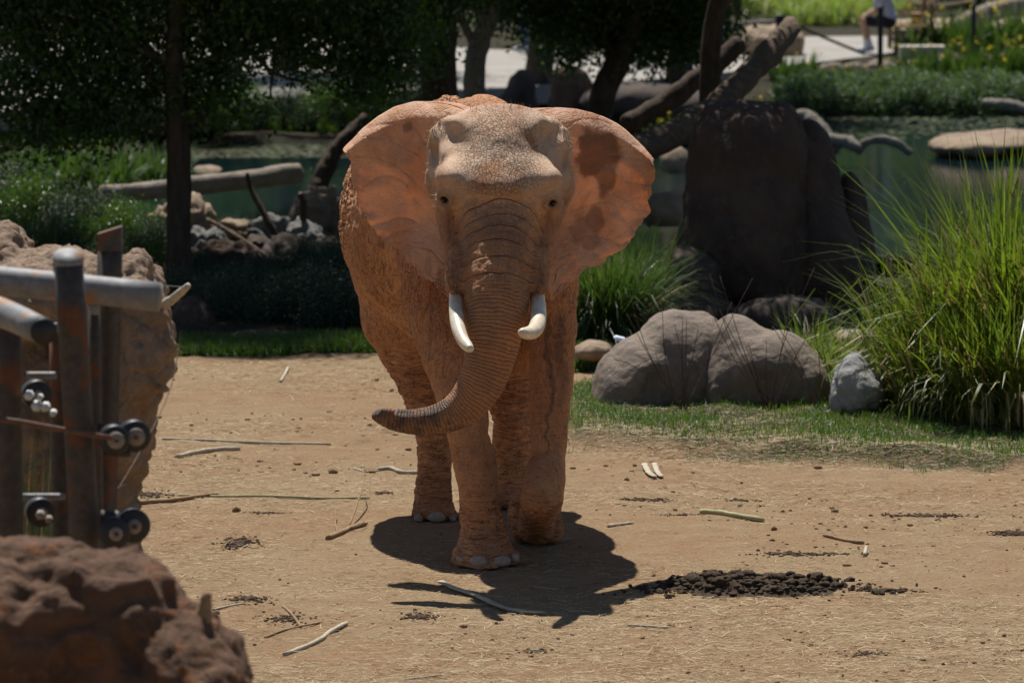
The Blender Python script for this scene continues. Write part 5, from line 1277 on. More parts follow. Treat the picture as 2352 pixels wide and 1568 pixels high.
def dung_patch(label, cx, cy, rx, ry, n, rmax, seed, mat=M_CLOD, loose=True):
    rs = np.random.RandomState(seed); n = int(n * 1.6); rmax *= .62; c = G(cx, cy); RX = S(rx, c[1]); RY = ry
    a = rs.rand(n) * 6.3; q = np.abs(rs.normal(0, .5, n)) ; x = c[0] + RX * q * np.cos(a); y = c[1] + RY * q * np.sin(a)
    V, T = clods(x, y, rmax * rs.uniform(.15, 1, n) ** 1.6 * np.clip(1.2 - .5 * q, .3, 1) + .003, rs, .5)
    g = Geo(); g.add(V, None, T)
    o = g.put('dung_scraps', mat, origin=np.array([c[0], c[1], 0])); return tag(o, label, 'dung', kind='stuff')
# the big dark pile
def dung_pile():
    rs = np.random.RandomState(6); c = G(1745, 1346)
    nx, ny = 190, 84; X, Y = np.meshgrid(np.linspace(-.62, .66, nx), np.linspace(-.62, .52, ny), indexing='xy')
    p = np.stack([X + c[0], Y + c[1], 0 * X], -1).reshape(-1, 3)
    f1, f2 = worley(p * 8 + .5 * fbm(p * 6, 3, 3)[:, None], 5); f1 = f1.reshape(X.shape)
    g1, _ = worley(p * 19 + .4 * fbm(p * 12, 2, 4)[:, None], 8); g1 = g1.reshape(X.shape); g2, _ = worley(p * 42, 18); g2 = g2.reshape(X.shape)
    env = np.exp(-(np.abs(X + .03) / .50) ** 3.2 - (np.abs(Y) / .30) ** 2.6) + .20 * fbm(p * 5, 4, 9).reshape(X.shape)
    pl = sstep(.2, .75, env)
    h = .72 * sstep(.05, .85, env) * (.035 + .05 * np.clip(fbm(p * 3.2, 3, 12).reshape(X.shape) + .3, 0, 1.2) + .075 * (.8 - f1) + .045 * (.8 - g1) + .018 * (.7 - g2))
    h = np.clip(h, 0, 1)
    Z = height(X + c[0], Y + c[1]) + h - .010 - .02 * (env < .2)
    V = np.stack([X + c[0], Y + c[1], Z], -1).reshape(-1, 3)
    i = np.arange(ny - 1)[:, None] * nx; j = np.arange(nx - 1)[None]; Q = np.stack([i + j, i + j + 1, i + nx + j + 1, i + nx + j], -1).reshape(-1, 4)
    keep = (env.ravel()[Q] > .18).all(1); Q = Q[keep]
    us, inv = np.unique(Q, return_inverse=True)
    e = empty('dung_pile', (c[0], c[1], 0)); tag(e, 'broad dark crumbly dung pile on the dirt right of the shadow', 'dung')
    m = m_simple('dark_dung', (.052, .037, .027), .95, .1, 60, .4, .014, (.095, .068, .045))
    put('heap', V[us], inv.reshape(-1, 4), m, e)
    n = 900; a = rs.rand(n) * 6.3; q = .35 + np.abs(rs.normal(0, .45, n)); x = c[0] + .62 * q * np.cos(a) * rs.uniform(.6, 1.3, n); y = c[1] + .34 * q * np.sin(a)
    V, T = clods(x, y, rs.gamma(2, .0065, n) + .003, rs, .7); put('scattered_clods', V, T, m, e, False)['kind'] = 'stuff'
    n = 1300; x = rs.uniform(-.58, .58, n); y = rs.uniform(-.40, .36, n)
    ii = np.clip(((x + .62) / 1.28 * (nx - 1)).astype(int), 0, nx - 1); jj = np.clip(((y + .62) / 1.14 * (ny - 1)).astype(int), 0, ny - 1)
    hh = h[jj, ii]; keep = hh > .022; x, y, hh, zz = x[keep], y[keep], hh[keep], Z[jj, ii][keep]
    V, T = lumps(x + c[0], y + c[1], zz + .004, rs.gamma(1.6, .0085, len(x)) * (.5 + 5 * hh) + .005, rs, .55); put('top_clods', V, T, m, e, True)['kind'] = 'stuff'
dung_pile()
for k, a in enumerate([('flat dark dung scrap left of the shadow below the twiggy stick', 548, 1244, 52, .30, 260, .030), ('dark dung patch beside the steel barrier above the long pale sticks', 330, 1132, 75, .25, 260, .028),
        ('reddish dirt scraps near the edge of the big rock', 570, 1376, 60, .2, 120, .026), ('dirt scraps under the small forked twig at the lower left', 650, 1420, 80, .2, 130, .024), ('brown dung scraps just left of the shadow tip', 965, 1418, 60, .16, 130, .022),
        ('small dung crumbs beside the left hind foot', 885, 1133, 26, .12, 60, .022), ('thin line of dung crumbs right of the lifted foot', 1480, 1148, 90, .10, 110, .026), ('dung crumbs behind the short bamboo stick', 1700, 1150, 50, .1, 60, .028), ('dark crumbs in a band at the right above the dung pile', 2120, 1180, 140, .14, 170, .028),
        ('loose crumbs behind the dung pile', 1840, 1272, 150, .12, 200, .026), ('straw covered dung mound at the right edge', 2330, 1225, 60, .2, 200, .034), ('crumbs trailing right of the dung pile', 2030, 1356, 110, .10, 130, .030), ('dark crumbs at the bottom edge right of the middle', 1230, 1490, 50, .1, 60, .02), ('dung crumbs at the bottom right', 1990, 1500, 90, .12, 90, .02),
        ('small crumbs in front of the lifted foot', 1560, 1180, 60, .1, 70, .018), ('thin dung streak below the long stick at the left', 610, 1178, 60, .06, 80, .014)]):
    dung_patch(*a, 500 + k)
# ================================================================== STICKS ON THE GROUND
ST_PALE = m_bark('pale_stick', (.52, .47, .37), (.40, .34, .25), (20, 20, 20), .004)
ST_BROWN = m_bark('brown_stick', (.36, .25, .15), (.24, .155, .09), (20, 20, 20), .006)
ST_BAMBOO = m_bark('green_tan_stick', (.46, .45, .27), (.36, .33, .19), (12, 12, 12), .004)
def stick(name, label, pts, r, mat, z=0.0, seed=0, twigs=(), cat='stick', flat=1.0, n=14):
    g = Geo()
    q = []
    for a in pts:
        c = G(a[0], a[1]); q.append(c + np.array([0, 0, float(height(c[0:1], c[1:2])[0]) + r * (.8 if len(a) < 3 else 0.8) + (a[2] if len(a) > 2 else 0)]))
    c = catmull(np.array(q), n); rr = r * (1 + .12 * np.sin(np.arange(n) * 1.9 + seed)) ; rr[-1] *= .6
    tube_geo(g, c, rr, 9, True, False, .1, seed, flat)
    e = g.put(name, mat); tag(e, label, cat)
    for tw in twigs:
        g = Geo(); qq = []
        for a in tw: d = G(a[0], a[1]); qq.append(d + np.array([0, 0, (a[2] if len(a) > 2 else 0) + r * .8 + float(height(d[0:1], d[1:2])[0])]))
        c = catmull(np.array(qq), 9); tube_geo(g, c, np.linspace(r * .45, r * .15, 9), 6)
        V, F = g.out(); link('twig', mesh_np('twig', V - np.array(e.location)[None], F), mat, e)
    return e
stick('long_stick', 'long thin pale stick lying level across the dirt at the left, upper one', [(373, 1008), (470, 1012), (560, 1016), (660, 1019), (760, 1020)], .011, ST_PALE, seed=1)
stick('stick', 'short thick pale peeled stick just below the long thin one', [(406, 1051), (450, 1040), (500, 1033), (552, 1032)], .017, ST_PALE, seed=2)
stick('stick', 'split brown stick end at the left beside the dark dung', [(262, 1156), (380, 1150), (440, 1142), (500, 1136)], .016, ST_BROWN, seed=3)
stick('long_stick', 'long thin stick lying level towards the left hind foot, lower one', [(410, 1135), (500, 1139), (620, 1143), (740, 1147), (850, 1145)], .009, ST_BAMBOO, seed=4)
stick('stick', 'short curved pale stick touching the left hind foot', [(868, 1078), (895, 1076), (925, 1082), (968, 1084)], .014, ST_PALE, seed=5)
stick('thin_twig', 'thin curled twig left of the short curved pale stick', [(812, 1073), (840, 1080), (872, 1078)], .005, ST_PALE, seed=6, cat='twig')
stick('branched_twig', 'stubby brown stick with fine side twigs between the left edge rock and the shadow', [(753, 1238), (785, 1224), (815, 1212), (842, 1205)], .017, ST_BROWN, seed=7, cat='stick', twigs=[[(775, 1226), (770, 1205, .02), (772, 1190, .06)], [(800, 1217), (820, 1190, .08), (836, 1165, .16), (832, 1145, .22)], [(800, 1217), (826, 1218, .02), (842, 1208, .05)]])
stick('palm_strip', 'long split pale palm strip lying across the front of the shadow', [(1012, 1340), (1050, 1356), (1100, 1376), (1150, 1396), (1200, 1412), (1252, 1414)], .022, ST_PALE, seed=8, flat=.35)
stick('stick', 'grey brown stick slanting up to the right at the lower left of the dirt', [(653, 1500), (700, 1484), (738, 1470), (760, 1452), (797, 1432)], .013, ST_PALE, seed=9)
stick('branched_twig', 'small forked twig above the slanting stick at the lower left', [(650, 1394), (670, 1412), (692, 1440)], .009, ST_BROWN, seed=10, cat='twig', twigs=[[(672, 1414), (676, 1400, .05), (680, 1398, .08)], [(684, 1430), (672, 1440), (676, 1450)]])
stick('thin_twig', 'straight thin twig lying between the forked twig and the slanting stick', [(608, 1462), (660, 1450), (742, 1428)], .006, ST_BROWN, seed=11, cat='twig')
stick('bamboo_stick', 'greenish tan jointed stick lying on the dirt above the dung pile', [(1610, 1176), (1655, 1182), (1700, 1190), (1755, 1197)], .018, ST_BAMBOO, seed=12)
stick('stick', 'short thin pale stick right of the lifted foot', [(1396, 1211), (1425, 1207), (1455, 1203)], .010, ST_PALE, seed=13)
stick('split_wood', 'left one of two pale split wood pieces lying in a V on the dirt', [(1480, 1072), (1490, 1086), (1505, 1102)], .022, ST_PALE, seed=14, flat=.4, cat='wood chip')
stick('split_wood', 'right one of two pale split wood pieces lying in a V on the dirt', [(1503, 1069), (1510, 1084), (1520, 1102)], .020, ST_PALE, seed=15, flat=.4, cat='wood chip')
stick('stick', 'thin stick near the bottom right of the shadow', [(1442, 1438), (1490, 1439), (1535, 1443)], .007, ST_PALE, seed=16)
stick('thin_twig', 'small broken brown branch lying right above the dung pile', [(1892, 1232), (1930, 1238), (1960, 1246), (1985, 1248)], .012, ST_BROWN, seed=17, cat='twig', twigs=[[(1930, 1238), (1915, 1232, .02), (1890, 1222, .05)]])
stick('stick', 'small pale chip standing out behind the right end of the dung pile', [(1986, 1280), (1990, 1268, .03)], .012, ST_PALE, seed=18, cat='wood chip')
stick('stick', 'small pale crossed stick far back on the dirt at the left', [(644, 876), (655, 862), (662, 846)], .012, ST_PALE, seed=19)
stick('stick', 'thin stick lying in the straw at the front edge of the grass', [(1672, 1022), (1700, 1017), (1726, 1013)], .010, ST_BROWN, seed=20)
stick('thin_twig', 'thin pale twig on the dirt right of the foreground rock', [(490, 1400), (520, 1392), (560, 1385)], .006, ST_PALE, seed=21, cat='twig')
stick('thin_twig', 'long hair thin straw stem lying above the slanting stick', [(930, 1560), (1000, 1550), (1080, 1541)], .004, ST_PALE, seed=22, cat='twig')
# bare wiry stems around the grey boulders
for k, (bx, by, Y, lb) in enumerate([(1568, 925, 39.2, 'fan of bare dark stems in front of the left grey boulder'), (1765, 925, 39.1, 'fan of bare dark stems in front of the right grey boulder'), (1890, 920, 39.0, 'few bare dark stems between the right grey boulder and the pale rock')]):
    rs = np.random.RandomState(600 + k); g = Geo(); c0 = P(bx, by, Y); c0[2] = 0.05
    for q in range(11 if k < 2 else 6):
        a = rs.uniform(-.55, .55); L = rs.uniform(.5, 1.15)
        e1 = c0 + np.array([math.sin(a) * L, rs.uniform(-.15, .1), math.cos(a) * L])
        c = catmull(np.array([c0 + rs.normal(0, .02, 3) * [1, 1, 0], (c0 + e1) / 2 + [rs.normal(0, .03), 0, 0], e1]), 8)
        tube_geo(g, c, np.linspace(.0036, .002, 8), 4)
    tag(g.put('bare_stems', m_simple('dry_dark_stem', (.10, .065, .05), .8, .2, 20, .3, .001)), lb, 'dry plant')

# ================================================================== STEEL BARRIER (near left)
def m_steel():
    t = NT('rusty_steel'); o = t.obj()
    n = t.noise(o, 5, 7, .65, .4); n2 = t.noise(o, 30, 4, .6)
    f = t.ramp(n, .50, .60)
    c = t.mix(f, t.mix(t.ramp(n2, .3, .7), (.070, .056, .046), (.040, .033, .028)), t.mix(n2, (.20, .075, .03), (.10, .045, .024)))
    return t.done(t.pbr(c, t.ramp(f, 0, 1, .6, .85), t.bump(n2, .003, .5), .5, {'Metallic': .1}))
def m_galv():
    t = NT('galvanised_pipe'); o = t.obj()
    n = t.noise(o, 6, 6, .6, .4); n2 = t.noise(o, 24, 4, .6)
    c = t.mix(t.ramp(n, .55, .66), t.mix(t.ramp(n2, .3, .7), (.26, .26, .262), (.19, .187, .185)), (.30, .15, .07))
    return t.done(t.pbr(c, .62, t.bump(n2, .002, .5), .35, {'Metallic': .1}))
M_STEEL, M_GALV = m_steel(), m_galv()
M_RUB = m_simple('black_roller', (.025, .025, .027), .45, .4, 30, .3, .001)
M_HUB = m_simple('pale_metal_hub', (.30, .25, .21), .7, .3, 30, .3, .001)
M_BOLT = m_simple('white_painted_bolt', (.66, .66, .64), .8, .2, 30, .1, .001)
M_CABLE = m_simple('rusty_cable', (.17, .085, .05), .7, .4, 60, .4, .002)
YF = 22.0
fx = float(P(160, 900, YF)[0])
fence = empty('steel_barrier', (fx, YF, 0)); tag(fence, 'rusty steel pipe barrier with crossing pale pipes, black rollers and cable, at the left edge', 'barrier')
def pipe(name, pts, mat, seg=28, cap_mat=None, parent=fence):
    g = Geo(); q = np.array([PR(*a) for a in pts]); c = catmull(q, max(len(q), 8)) if len(q) > 2 else np.array([q[0] + (q[1] - q[0]) * t for t in np.linspace(0, 1, 8)])
    tube_geo(g, c[:, :3], c[:, 3], seg, True, False)
    return g.put(name, mat, parent)
def down(px, py, Y, r):   # a post from its top straight to the ground
    a = PR(px, py, Y, r); return a
def post(px0, py0, px1, py1, Y, r, mat=M_STEEL, name='post', seg=28):
    a, b = P(px0, py0, Y), P(px1, py1, Y); d = (b - a) / (a[2] - b[2]); e = a + d * a[2]
    g = Geo(); c = np.array([a + (e - a) * t for t in np.linspace(0, 1, 12)]); tube_geo(g, c, S(r, Y), seg, True, False); return g.put(name, mat, fence)
p1 = post(157, 597, 196, 1235, YF - .15, 34)
g = Geo(); c = P(157, 597, YF - .15); dn = np.array([.05, -.42, .9]); tube_geo(g, np.array([c - dn * .05, c + dn * .010, c + dn * .022]), S(35.5, YF), 32); g.put('cap', M_GALV, p1)['label'] = 'pale round end cap of the front post'
post(253, 560, 238, 1235, YF + .45, 29, seg=4)
post(16, 740, 22, 1235, YF + .1, 32)
post(135, 760, 140, 1235, YF + .6, 22)
post(216, 700, 226, 1235, YF + .30, 13)
pb = [o for o in fence.children]
# slanted cut top of the square rear post
g = Geo(); a, b = P(253, 520, YF + .45), P(253, 575, YF + .45); w = S(29, YF) * .98
V = [(-w, -w, 0), (w, -w, 0), (w, w, 0), (-w, w, 0), (-w, -w, S(40, YF)), (w, -w, S(58, YF)), (w, w, S(58, YF)), (-w, w, S(40, YF))]
g.add(np.array(V) + b, np.array([(0, 3, 2, 1), (4, 5, 6, 7), (0, 1, 5, 4), (1, 2, 6, 5), (2, 3, 7, 6), (3, 0, 4, 7)])); o = g.put('post_top', M_STEEL, fence, False)
pipe('rail', [(-260, 622, YF + .28, 35), (60, 650, YF + .22, 34), (368, 682, YF + .16, 34)], M_GALV)
r2 = pipe('rail', [(-160, 660, YF - .1, 35), (0, 716, YF - .42, 34), (98, 760, YF - .75, 32)], M_GALV)
g = Geo(); a, b = P(98, 760, YF - .75), P(101, 761.5, YF - .77); tube_geo(g, np.array([a, b]), S(30, YF), 28); g.put('pipe_opening', M_RUB, r2)
pipe('brace', [(206, 640, YF + .35, 7), (208, 760, YF + .35, 7), (211, 800, YF + .35, 7)], M_GALV)
def roller(px, py, Y, r, hub=15, name='roller'):
    g = Geo(); c = P(px, py, Y); ax = np.array([.25, -.97, 0])
    tube_geo(g, np.array([c - ax * .035, c - ax * .03, c + ax * .03, c + ax * .035]), S(1, Y) * np.array([r * .9, r, r, r * .9]), 30)
    o = g.put(name, M_RUB, fence)
    g = Geo(); tube_geo(g, np.array([c + ax * .03, c + ax * .05, c + ax * .055]), S(1, Y) * np.array([hub, hub, hub * .6]), 22); g.put('hub', M_HUB, o)
    g = Geo(); tube_geo(g, np.array([c + ax * .05, c + ax * .068]), S(5, Y), 10); g.put('axle', M_STEEL, o)
roller(262, 1008, YF - .30, 34, 20); roller(308, 1000, YF - .20, 37, 21); roller(304, 1205, YF - .2, 40, 17); roller(84, 905, YF + .2, 34, 12); roller(92, 1175, YF + .2, 34, 14); roller(262, 1222, YF - .3, 36, 16)
pipe('bracket', [(225, 985, YF - .1, 16), (300, 985, YF - .1, 14)], M_STEEL, 10); pipe('bracket', [(232, 1190, YF - .1, 20), (300, 1190, YF - .1, 18)], M_STEEL, 10); pipe('bracket', [(240, 1040, YF - .12, 8), (300, 1042, YF - .12, 8)], M_STEEL, 10)
pipe('cable', [(-260, 935, YF - .7, 6.5), (0, 962, YF - .55, 6.5), (130, 984, YF - .48, 6.5), (258, 1006, YF - .42, 6.5)], M_CABLE, 10)
for k, (a, b, r) in enumerate([(66, 908, 15), (92, 912, 9), (84, 932, 17), (104, 934, 15), (122, 948, 11), (92, 1182, 14), (112, 1192, 11)]):
    g = Geo(); c = P(a, b, YF + .05); tube_geo(g, np.array([c + [0, -.03, 0], c + [0, -.012, 0], c + [0, .03, 0]]), S(.78, YF) * np.array([r * .8, r, r]), 6, True, False); g.put('bolt', M_BOLT if k < 5 else M_HUB, fence)
g = Geo(); g2 = [pipe('fitting', [(62, 862, YF + .3, 9), (130, 862, YF + .3, 9)], M_GALV, 10), pipe('fitting', [(52, 1140, YF + .3, 8), (150, 1140, YF + .3, 8)], M_GALV, 10)]
pipe('knob', [(128, 742, YF + .4, 10), (128, 760, YF + .4, 10)], M_GALV, 14); pipe('knob', [(218, 700, YF + .2, 10), (218, 722, YF + .2, 10)], M_GALV, 14)
log('wooden_peg', 'pale splintered wooden stick wedged in the top right of the clay rock', [(374, 702, 24.6, 12), (400, 684, 24.5, 11), (432, 656, 24.4, 8)], ST_PALE, .2, 31, 10, 'stick', 10)
log('wooden_peg', 'small dark peg poking out of the right side of the clay rock', [(345, 890, 24.6, 9), (382, 893, 24.5, 8)], ST_BROWN, .2, 32, 8, 'peg', 6)
g = Geo(); c = catmull(np.array([P(330, 654, 24.2), P(380, 656, 24.3), P(430, 660, 24.4)]), 10); tube_geo(g, c, .0022, 5); tag(g.put('wire', M_GALV), 'thin wire stretched to the splintered stick', 'wire')
g = Geo(); c = catmull(np.array([P(415, 760, 24.4), P(400, 860, 24.2), P(372, 940, 24.0), P(320, 1040, 23.6), P(270, 1125, 23.2)]), 24); tube_geo(g, c, .0024, 5); tag(g.put('wire', M_CABLE), 'thin rusty wire hanging slantwise from the clay rock to the barrier', 'wire')
log('bark_shard', 'upright splinter of bark on the right shoulder of the foreground rock', [(455, 1450, 18.8, 20), (468, 1405, 18.8, 19), (476, 1362, 18.8, 12)], ST_BROWN, .3, 33, 8, 'bark piece', 8)
log('bark_shard', 'small pointed splinter lower on the right side of the foreground rock', [(500, 1530, 18.8, 10), (525, 1490, 18.8, 8), (538, 1465, 18.8, 3)], ST_BROWN, .3, 34, 8, 'bark piece', 8)

# ================================================================== FAR BANK: posts, rope, bench, people
M_BLK = m_simple('black_post', (.018, .018, .020), .5, .4, 10, .2, .002)
def gz(px, py): return G(px, py)
def simple_post(name, label, px, top, bot, Y, r, cat='post'):
    a = P(px, top, Y); b = P(px, bot, Y); b[2] = min(b[2], 0.0) - .1
    e = empty(name, (b[0], Y, 0)); tag(e, label, cat)
    g = Geo(); box_geo(g, ((a + b) / 2), (S(r, Y) * 2, S(r, Y) * 2, a[2] - b[2]), None, .012); g.put('shaft', M_BLK, e)
    g = Geo(); box_geo(g, a + [0, 0, .02], (S(r, Y) * 2.5, S(r, Y) * 2.5, .05), None, .015); g.put('cap', M_BLK, e)
    return e
pA = simple_post('rope_post', 'thick black post in front of the square rock, holding the handrail and rope', 1791, 40, 182, 86.4, 9)
simple_post('rope_post', 'thin black post in the flower bed at the upper right', 2236, 14, 160, 86.6, 5)
simple_post('rope_post', 'thin black post seen through the leaves between the leaning log and the curved tree', 1598, 30, 190, 86.4, 5)
simple_post('rope_post', 'thin black post seen through the gap right of the left tree', 626, 90, 268, 80.5, 3.5)
simple_post('rope_post', 'thin black post right beside the legs of the seated person', 2022, 20, 150, 86.6, 6)
g = Geo(); c = catmull(np.array([P(1680, 55, 86.6), P(1735, 52, 86.5), P(1790, 48, 86.4)]), 10); tube_geo(g, c, .022, 8); g.put('handrail', M_BLK, pA)
g = Geo(); c = catmull(np.array([P(1798, 48, 86.4), P(1850, 68, 86.8), P(1920, 98, 87.4), P(1985, 124, 88)]), 16); tube_geo(g, c, .026, 8); tag(g.put('rope', m_simple('dark_rope', (.06, .045, .035), .9, .1, 60, .4, .004)), 'dark rope sagging from the thick black post to the feet of the seated person', 'rope')
M_ROPE = m_simple('tan_rope', (.42, .33, .24), .9, .1, 60, .4, .004)
g = Geo(); c = catmull(np.array([P(2080, 4, 92), P(2130, 12, 92), P(2180, 12, 92), P(2240, 2, 92)]), 16); tube_geo(g, c, .03, 8); tag(g.put('rope', M_ROPE), 'pale rope sagging along the top edge behind the bench', 'rope')
WOOD = m_bark('bench_wood', (.30, .21, .13), (.20, .135, .085), (3, 30, 30), .004)
bc = G(2060, 124); bz = 0.05
bench = empty('bench', (bc[0] + .18, bc[1], bz)); tag(bench, 'dark wooden bench with a slatted seat on the path at the upper right', 'bench')
def loc_box(name, c, s, mat, parent, bev=.008):
    g = Geo(); box_geo(g, (0, 0, 0), s, None, bev); V, F = g.out(); return link(name, mesh_np(name, V, F, False), mat, parent, c)
for k in range(4): loc_box('seat_slat', (-.22 + k * .145, 0, .45), (.13, 1.7, .035), WOOD, bench)
for k in range(3): loc_box('back_slat', (.36 + k * .03, 0, .60 + k * .14), (.03, 1.7, .11), WOOD, bench)
for sx, sy in ((-.25, -.75), (-.25, .75), (.34, -.75), (.34, .75)): loc_box('leg', (sx, sy, .215 if sx < 0 else .43), (.08, .08, .43 if sx < 0 else .86), WOOD, bench)
for sy in (-.75, .75): loc_box('arm_rest', (.04, sy, .66), (.62, .07, .04), WOOD, bench); loc_box('stretcher', (.05, sy, .16), (.52, .05, .07), WOOD, bench)
tag(loc_box('paper_bag', (bc[0] + .30, bc[1] - .35, bz + .57), (.16, .22, .20), m_simple('brown_paper', (.50, .33, .17), .8, .2, 8, .2, .003), None), 'small brown paper bag standing on the bench beside the seated person', 'bag')
tag(loc_box('stone_block', (float(P(2118, 100, 88.6)[0]), 88.6, .13), (.75, .5, .24), m_simple('pale_step', (.55, .50, .42), .9, .2, 8, .2, .003), None), 'pale stone step block between the bench and the flower bed', 'step')

SKIN = m_simple('skin', (.50, .28, .19), .55, .35, 12, .15, .001)
M_SOCK = m_simple('white_sock', (.72, .72, .74), .9, .1, 60, .1, .003)
M_SHOE = m_simple('shoe', (.30, .36, .50), .6, .3, 30, .4, .002, (.65, .66, .68))
M_HAIRP = m_simple('brown_hair', (.06, .035, .02), .6, .3, 30, .3, .004)
def cloth(name, c): return m_simple(name, c, .9, .1, 9, .18, .006)
def person(label, loc, rz, pose, shirt, lower, long_lower=False, hair=M_HAIRP, group=None):
    """joints in metres, facing +x; every garment and the body are closed surfaces"""
    e = empty('person', loc, rz); tag(e, label, 'person', group)
    J = pose
    lo, hi = (-.55, -.5, -.02), (.75, .5, 1.85); h = .0125
    def mk(name, fn, mat):
        F = Field(lo, hi, h); fn(F); V, Q = F.mesh(); return link(name, mesh_np(name, V, Q, True), mat, e)
    def ch(F, pts, k=.02): F.chain(np.array([(*p, r) for p, r in pts]), k)
    hp, ch_, nk, hd = (np.array(J[k]) for k in ('hip', 'chest', 'neck', 'head'))
    def bodyf(F):
        F.ell(hp, (.115, .16, .12), .06); ch(F, [(hp, .11), (ch_, .125)], .08); F.ell(ch_, (.11, .18, .16), .08)
        ch(F, [(nk - [0, 0, .05], .055), (hd - [0, 0, .08], .05)], .03)
        F.ell(hd, (.095, .075, .115), .02); f = np.array(J.get('face', (1, 0, 0)), float)
        F.ell(hd + f * .09 + [0, 0, -.015], (.02, .012, .022), .015); F.ell(hd + f * .06 + [0, 0, -.085], (.04, .045, .03), .03)
        for s in (-1, 1): F.ell(hd + np.array([-.005, s * .078, -.01]), (.02, .012, .03), .01); F.ell(hd + f * .082 + np.array([0, s * .03, .02]), (.014, .016, .010), .01, None, True)
        F.ell(hd + f * .088 + [0, 0, -.055], (.012, .025, .006), .006, None, True)
        for s, sd in ((-1, 'R'), (1, 'L')):
            sh, el, wr = (np.array(J[k + sd]) for k in ('sh', 'el', 'wr')); ch(F, [(sh, .05), (el, .038), (wr, .026)])
            kn, an = (np.array(J[k + sd]) for k in ('kn', 'an')); hj = hp + [0.02, s * .09, -.03]
            ch(F, [(hj, .085), (kn, .055), ((kn * .65 + an * .35), .056), (an, .036)])
            F.ell(an + [.06, 0, -.045], (.12, .042, .038), .02)
            d = np.array(J['hd' + sd]); d = d / np.linalg.norm(d); side = np.array([0, 1.0, 0]); side = side - d * side.dot(d); side /= np.linalg.norm(side)
            ch(F, [(wr, .024), (wr + d * .06, .030)], .02)
            for q in range(4):
                b = wr + d * .075 + side * (q - 1.5) * .019; L = (.065, .078, .074, .058)[q]; nn = np.cross(side, d) * -1
                ch(F, [(b, .0095), (b + d * L * .5 + nn * .004, .0088), (b + d * L + nn * .022, .0075)], .006)
            b = wr + d * .03 - side * s * .028; ch(F, [(b, .011), (b - side * s * .025 + d * .035, .009)], .01)
    mk('body', bodyf, SKIN)
    def shirtf(F):
        ch(F, [(hp + [0, 0, .04], .135), (ch_, .145)], .08); F.ell(ch_, (.13, .195, .175), .08); F.ell(hp + [0, 0, .03], (.135, .175, .10), .05)
        for sd in 'RL':
            sh, el = np.array(J['sh' + sd]), np.array(J['el' + sd]); ch(F, [(ch_ * .35 + sh * .65, .075), (sh, .068), (sh * .25 + el * .75, .062)], .03)
        F.ell(nk + [0, 0, .05], (.07, .07, .05), .02, None, True)
    mk('shirt', shirtf, shirt)
    def lowf(F):
        F.ell(hp - [0, 0, .03], (.13, .178, .12), .06)
        for s, sd in ((-1, 'R'), (1, 'L')):
            kn, an = (np.array(J[k + sd]) for k in ('kn', 'an')); hj = hp + [0.02, s * .09, -.03]
            if long_lower: ch(F, [(hj, .105), (kn, .075), (an + [0, 0, .03], .058)], .05)
            else: ch(F, [(hj, .105), (hj * .2 + kn * .8, .088)], .05)
    mk('trousers' if long_lower else 'shorts', lowf, lower)
    for sd in 'RL':
        kn, an = (np.array(J[k + sd]) for k in ('kn', 'an'))
        if not long_lower: mk('sock', lambda F: ch(F, [(an * .72 + kn * .28, .050), (an, .044), (an + [.02, 0, -.03], .046)], .02), M_SOCK)
        def shoe(F):
            F.ell(an + [.065, 0, -.045], (.145, .054, .045), .02); F.ell(an + [-.01, 0, -.02], (.06, .050, .05), .02); F.floor(.002)
        mk('shoe', shoe, M_SHOE)
    def hairf(F):
        f = np.array(J.get('face', (1, 0, 0)), float); F.ell(hd + [-.005, 0, .015] - f * .012, (.105, .087, .12), .02); F.ell(hd + f * .075 + [0, 0, -.06], (.075, .11, .105), .02, None, True)
    mk('hair', hairf, hair)
    return e
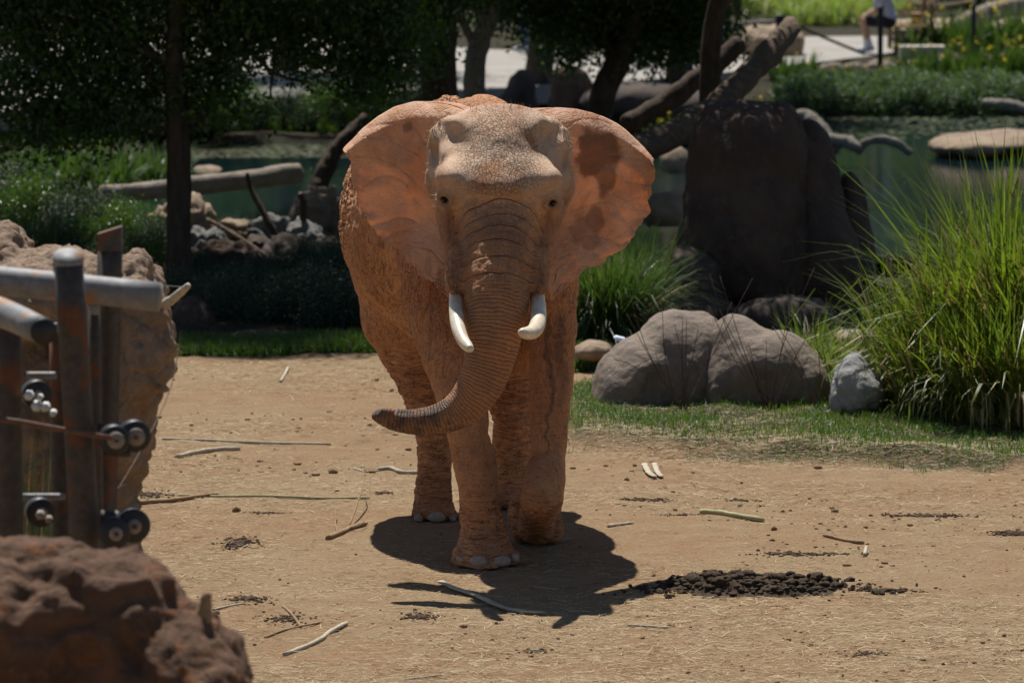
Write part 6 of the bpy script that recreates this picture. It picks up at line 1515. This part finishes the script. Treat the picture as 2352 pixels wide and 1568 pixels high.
SIT = dict(hip=(0, 0, .56), chest=(.10, 0, .86), neck=(.16, 0, 1.04), head=(.22, 0, 1.22), shR=(.13, -.19, .98), shL=(.13, .19, .98), elR=(.20, -.23, .73), elL=(.18, .23, .73),
           wrR=(.38, -.15, .64), wrL=(.36, .13, .64), hdR=(.8, .3, -.5), hdL=(.8, -.3, -.5), knR=(.44, -.13, .54), knL=(.42, .12, .54), anR=(.30, -.12, .10), anL=(.38, .10, .10))
STAND = dict(hip=(0, 0, .92), chest=(.01, 0, 1.24), neck=(.0, 0, 1.44), head=(.02, 0, 1.60), shR=(0, -.20, 1.37), shL=(0, .20, 1.37), elR=(-.03, -.25, 1.08), elL=(-.03, .25, 1.08),
             wrR=(.10, -.24, .86), wrL=(.12, .22, .90), hdR=(.5, 0, -.8), hdL=(.5, 0, -.8), knR=(.03, -.10, .50), knL=(.07, .10, .50), anR=(-.06, -.11, .10), anL=(.05, .11, .10))
person('seated person in pale lavender shirt, dark shorts and white socks leaning forward on the bench', (float(P(2040, 60, 89.9)[0]), 89.75, .07), R(180), SIT, cloth('lavender_shirt', (.50, .49, .62)), cloth('dark_shorts', (.03, .03, .04)))
person('standing person half hidden behind the square rock, only the head region showing', (float(P(1683, 30, 98)[0]), 98, .05), R(-100), STAND, cloth('rust_shirt', (.36, .14, .08)), cloth('brown_trousers', (.10, .07, .05)), True)
person('person in light blue shirt walking on the path behind the leaves of the curved tree', (float(P(1580, 30, 91)[0]), 91, .07), R(185), STAND, cloth('light_blue_shirt', (.42, .58, .80)), cloth('pale_trousers', (.40, .42, .46)), True)
person('person in blue jeans and dark top on the path behind the slanting grey tree', (float(P(1212, 40, 90)[0]), 90, .07), R(175), STAND, cloth('navy_shirt', (.05, .06, .10)), cloth('blue_jeans', (.10, .16, .33)), True)
tag(put('folded_cloth', *(lambda g: (box_geo(g, P(1424, 778, 40.2), (.10, .10, .035), Matrix.Rotation(.25, 3, 'Y'), .02), g.out())[1])(Geo()), m_simple('blue_white_cloth', (.45, .62, .85), .8, .2, 30, .3, .003, (.8, .82, .85))), 'small blue and white object behind the left shoulder of the left grey boulder', 'object')
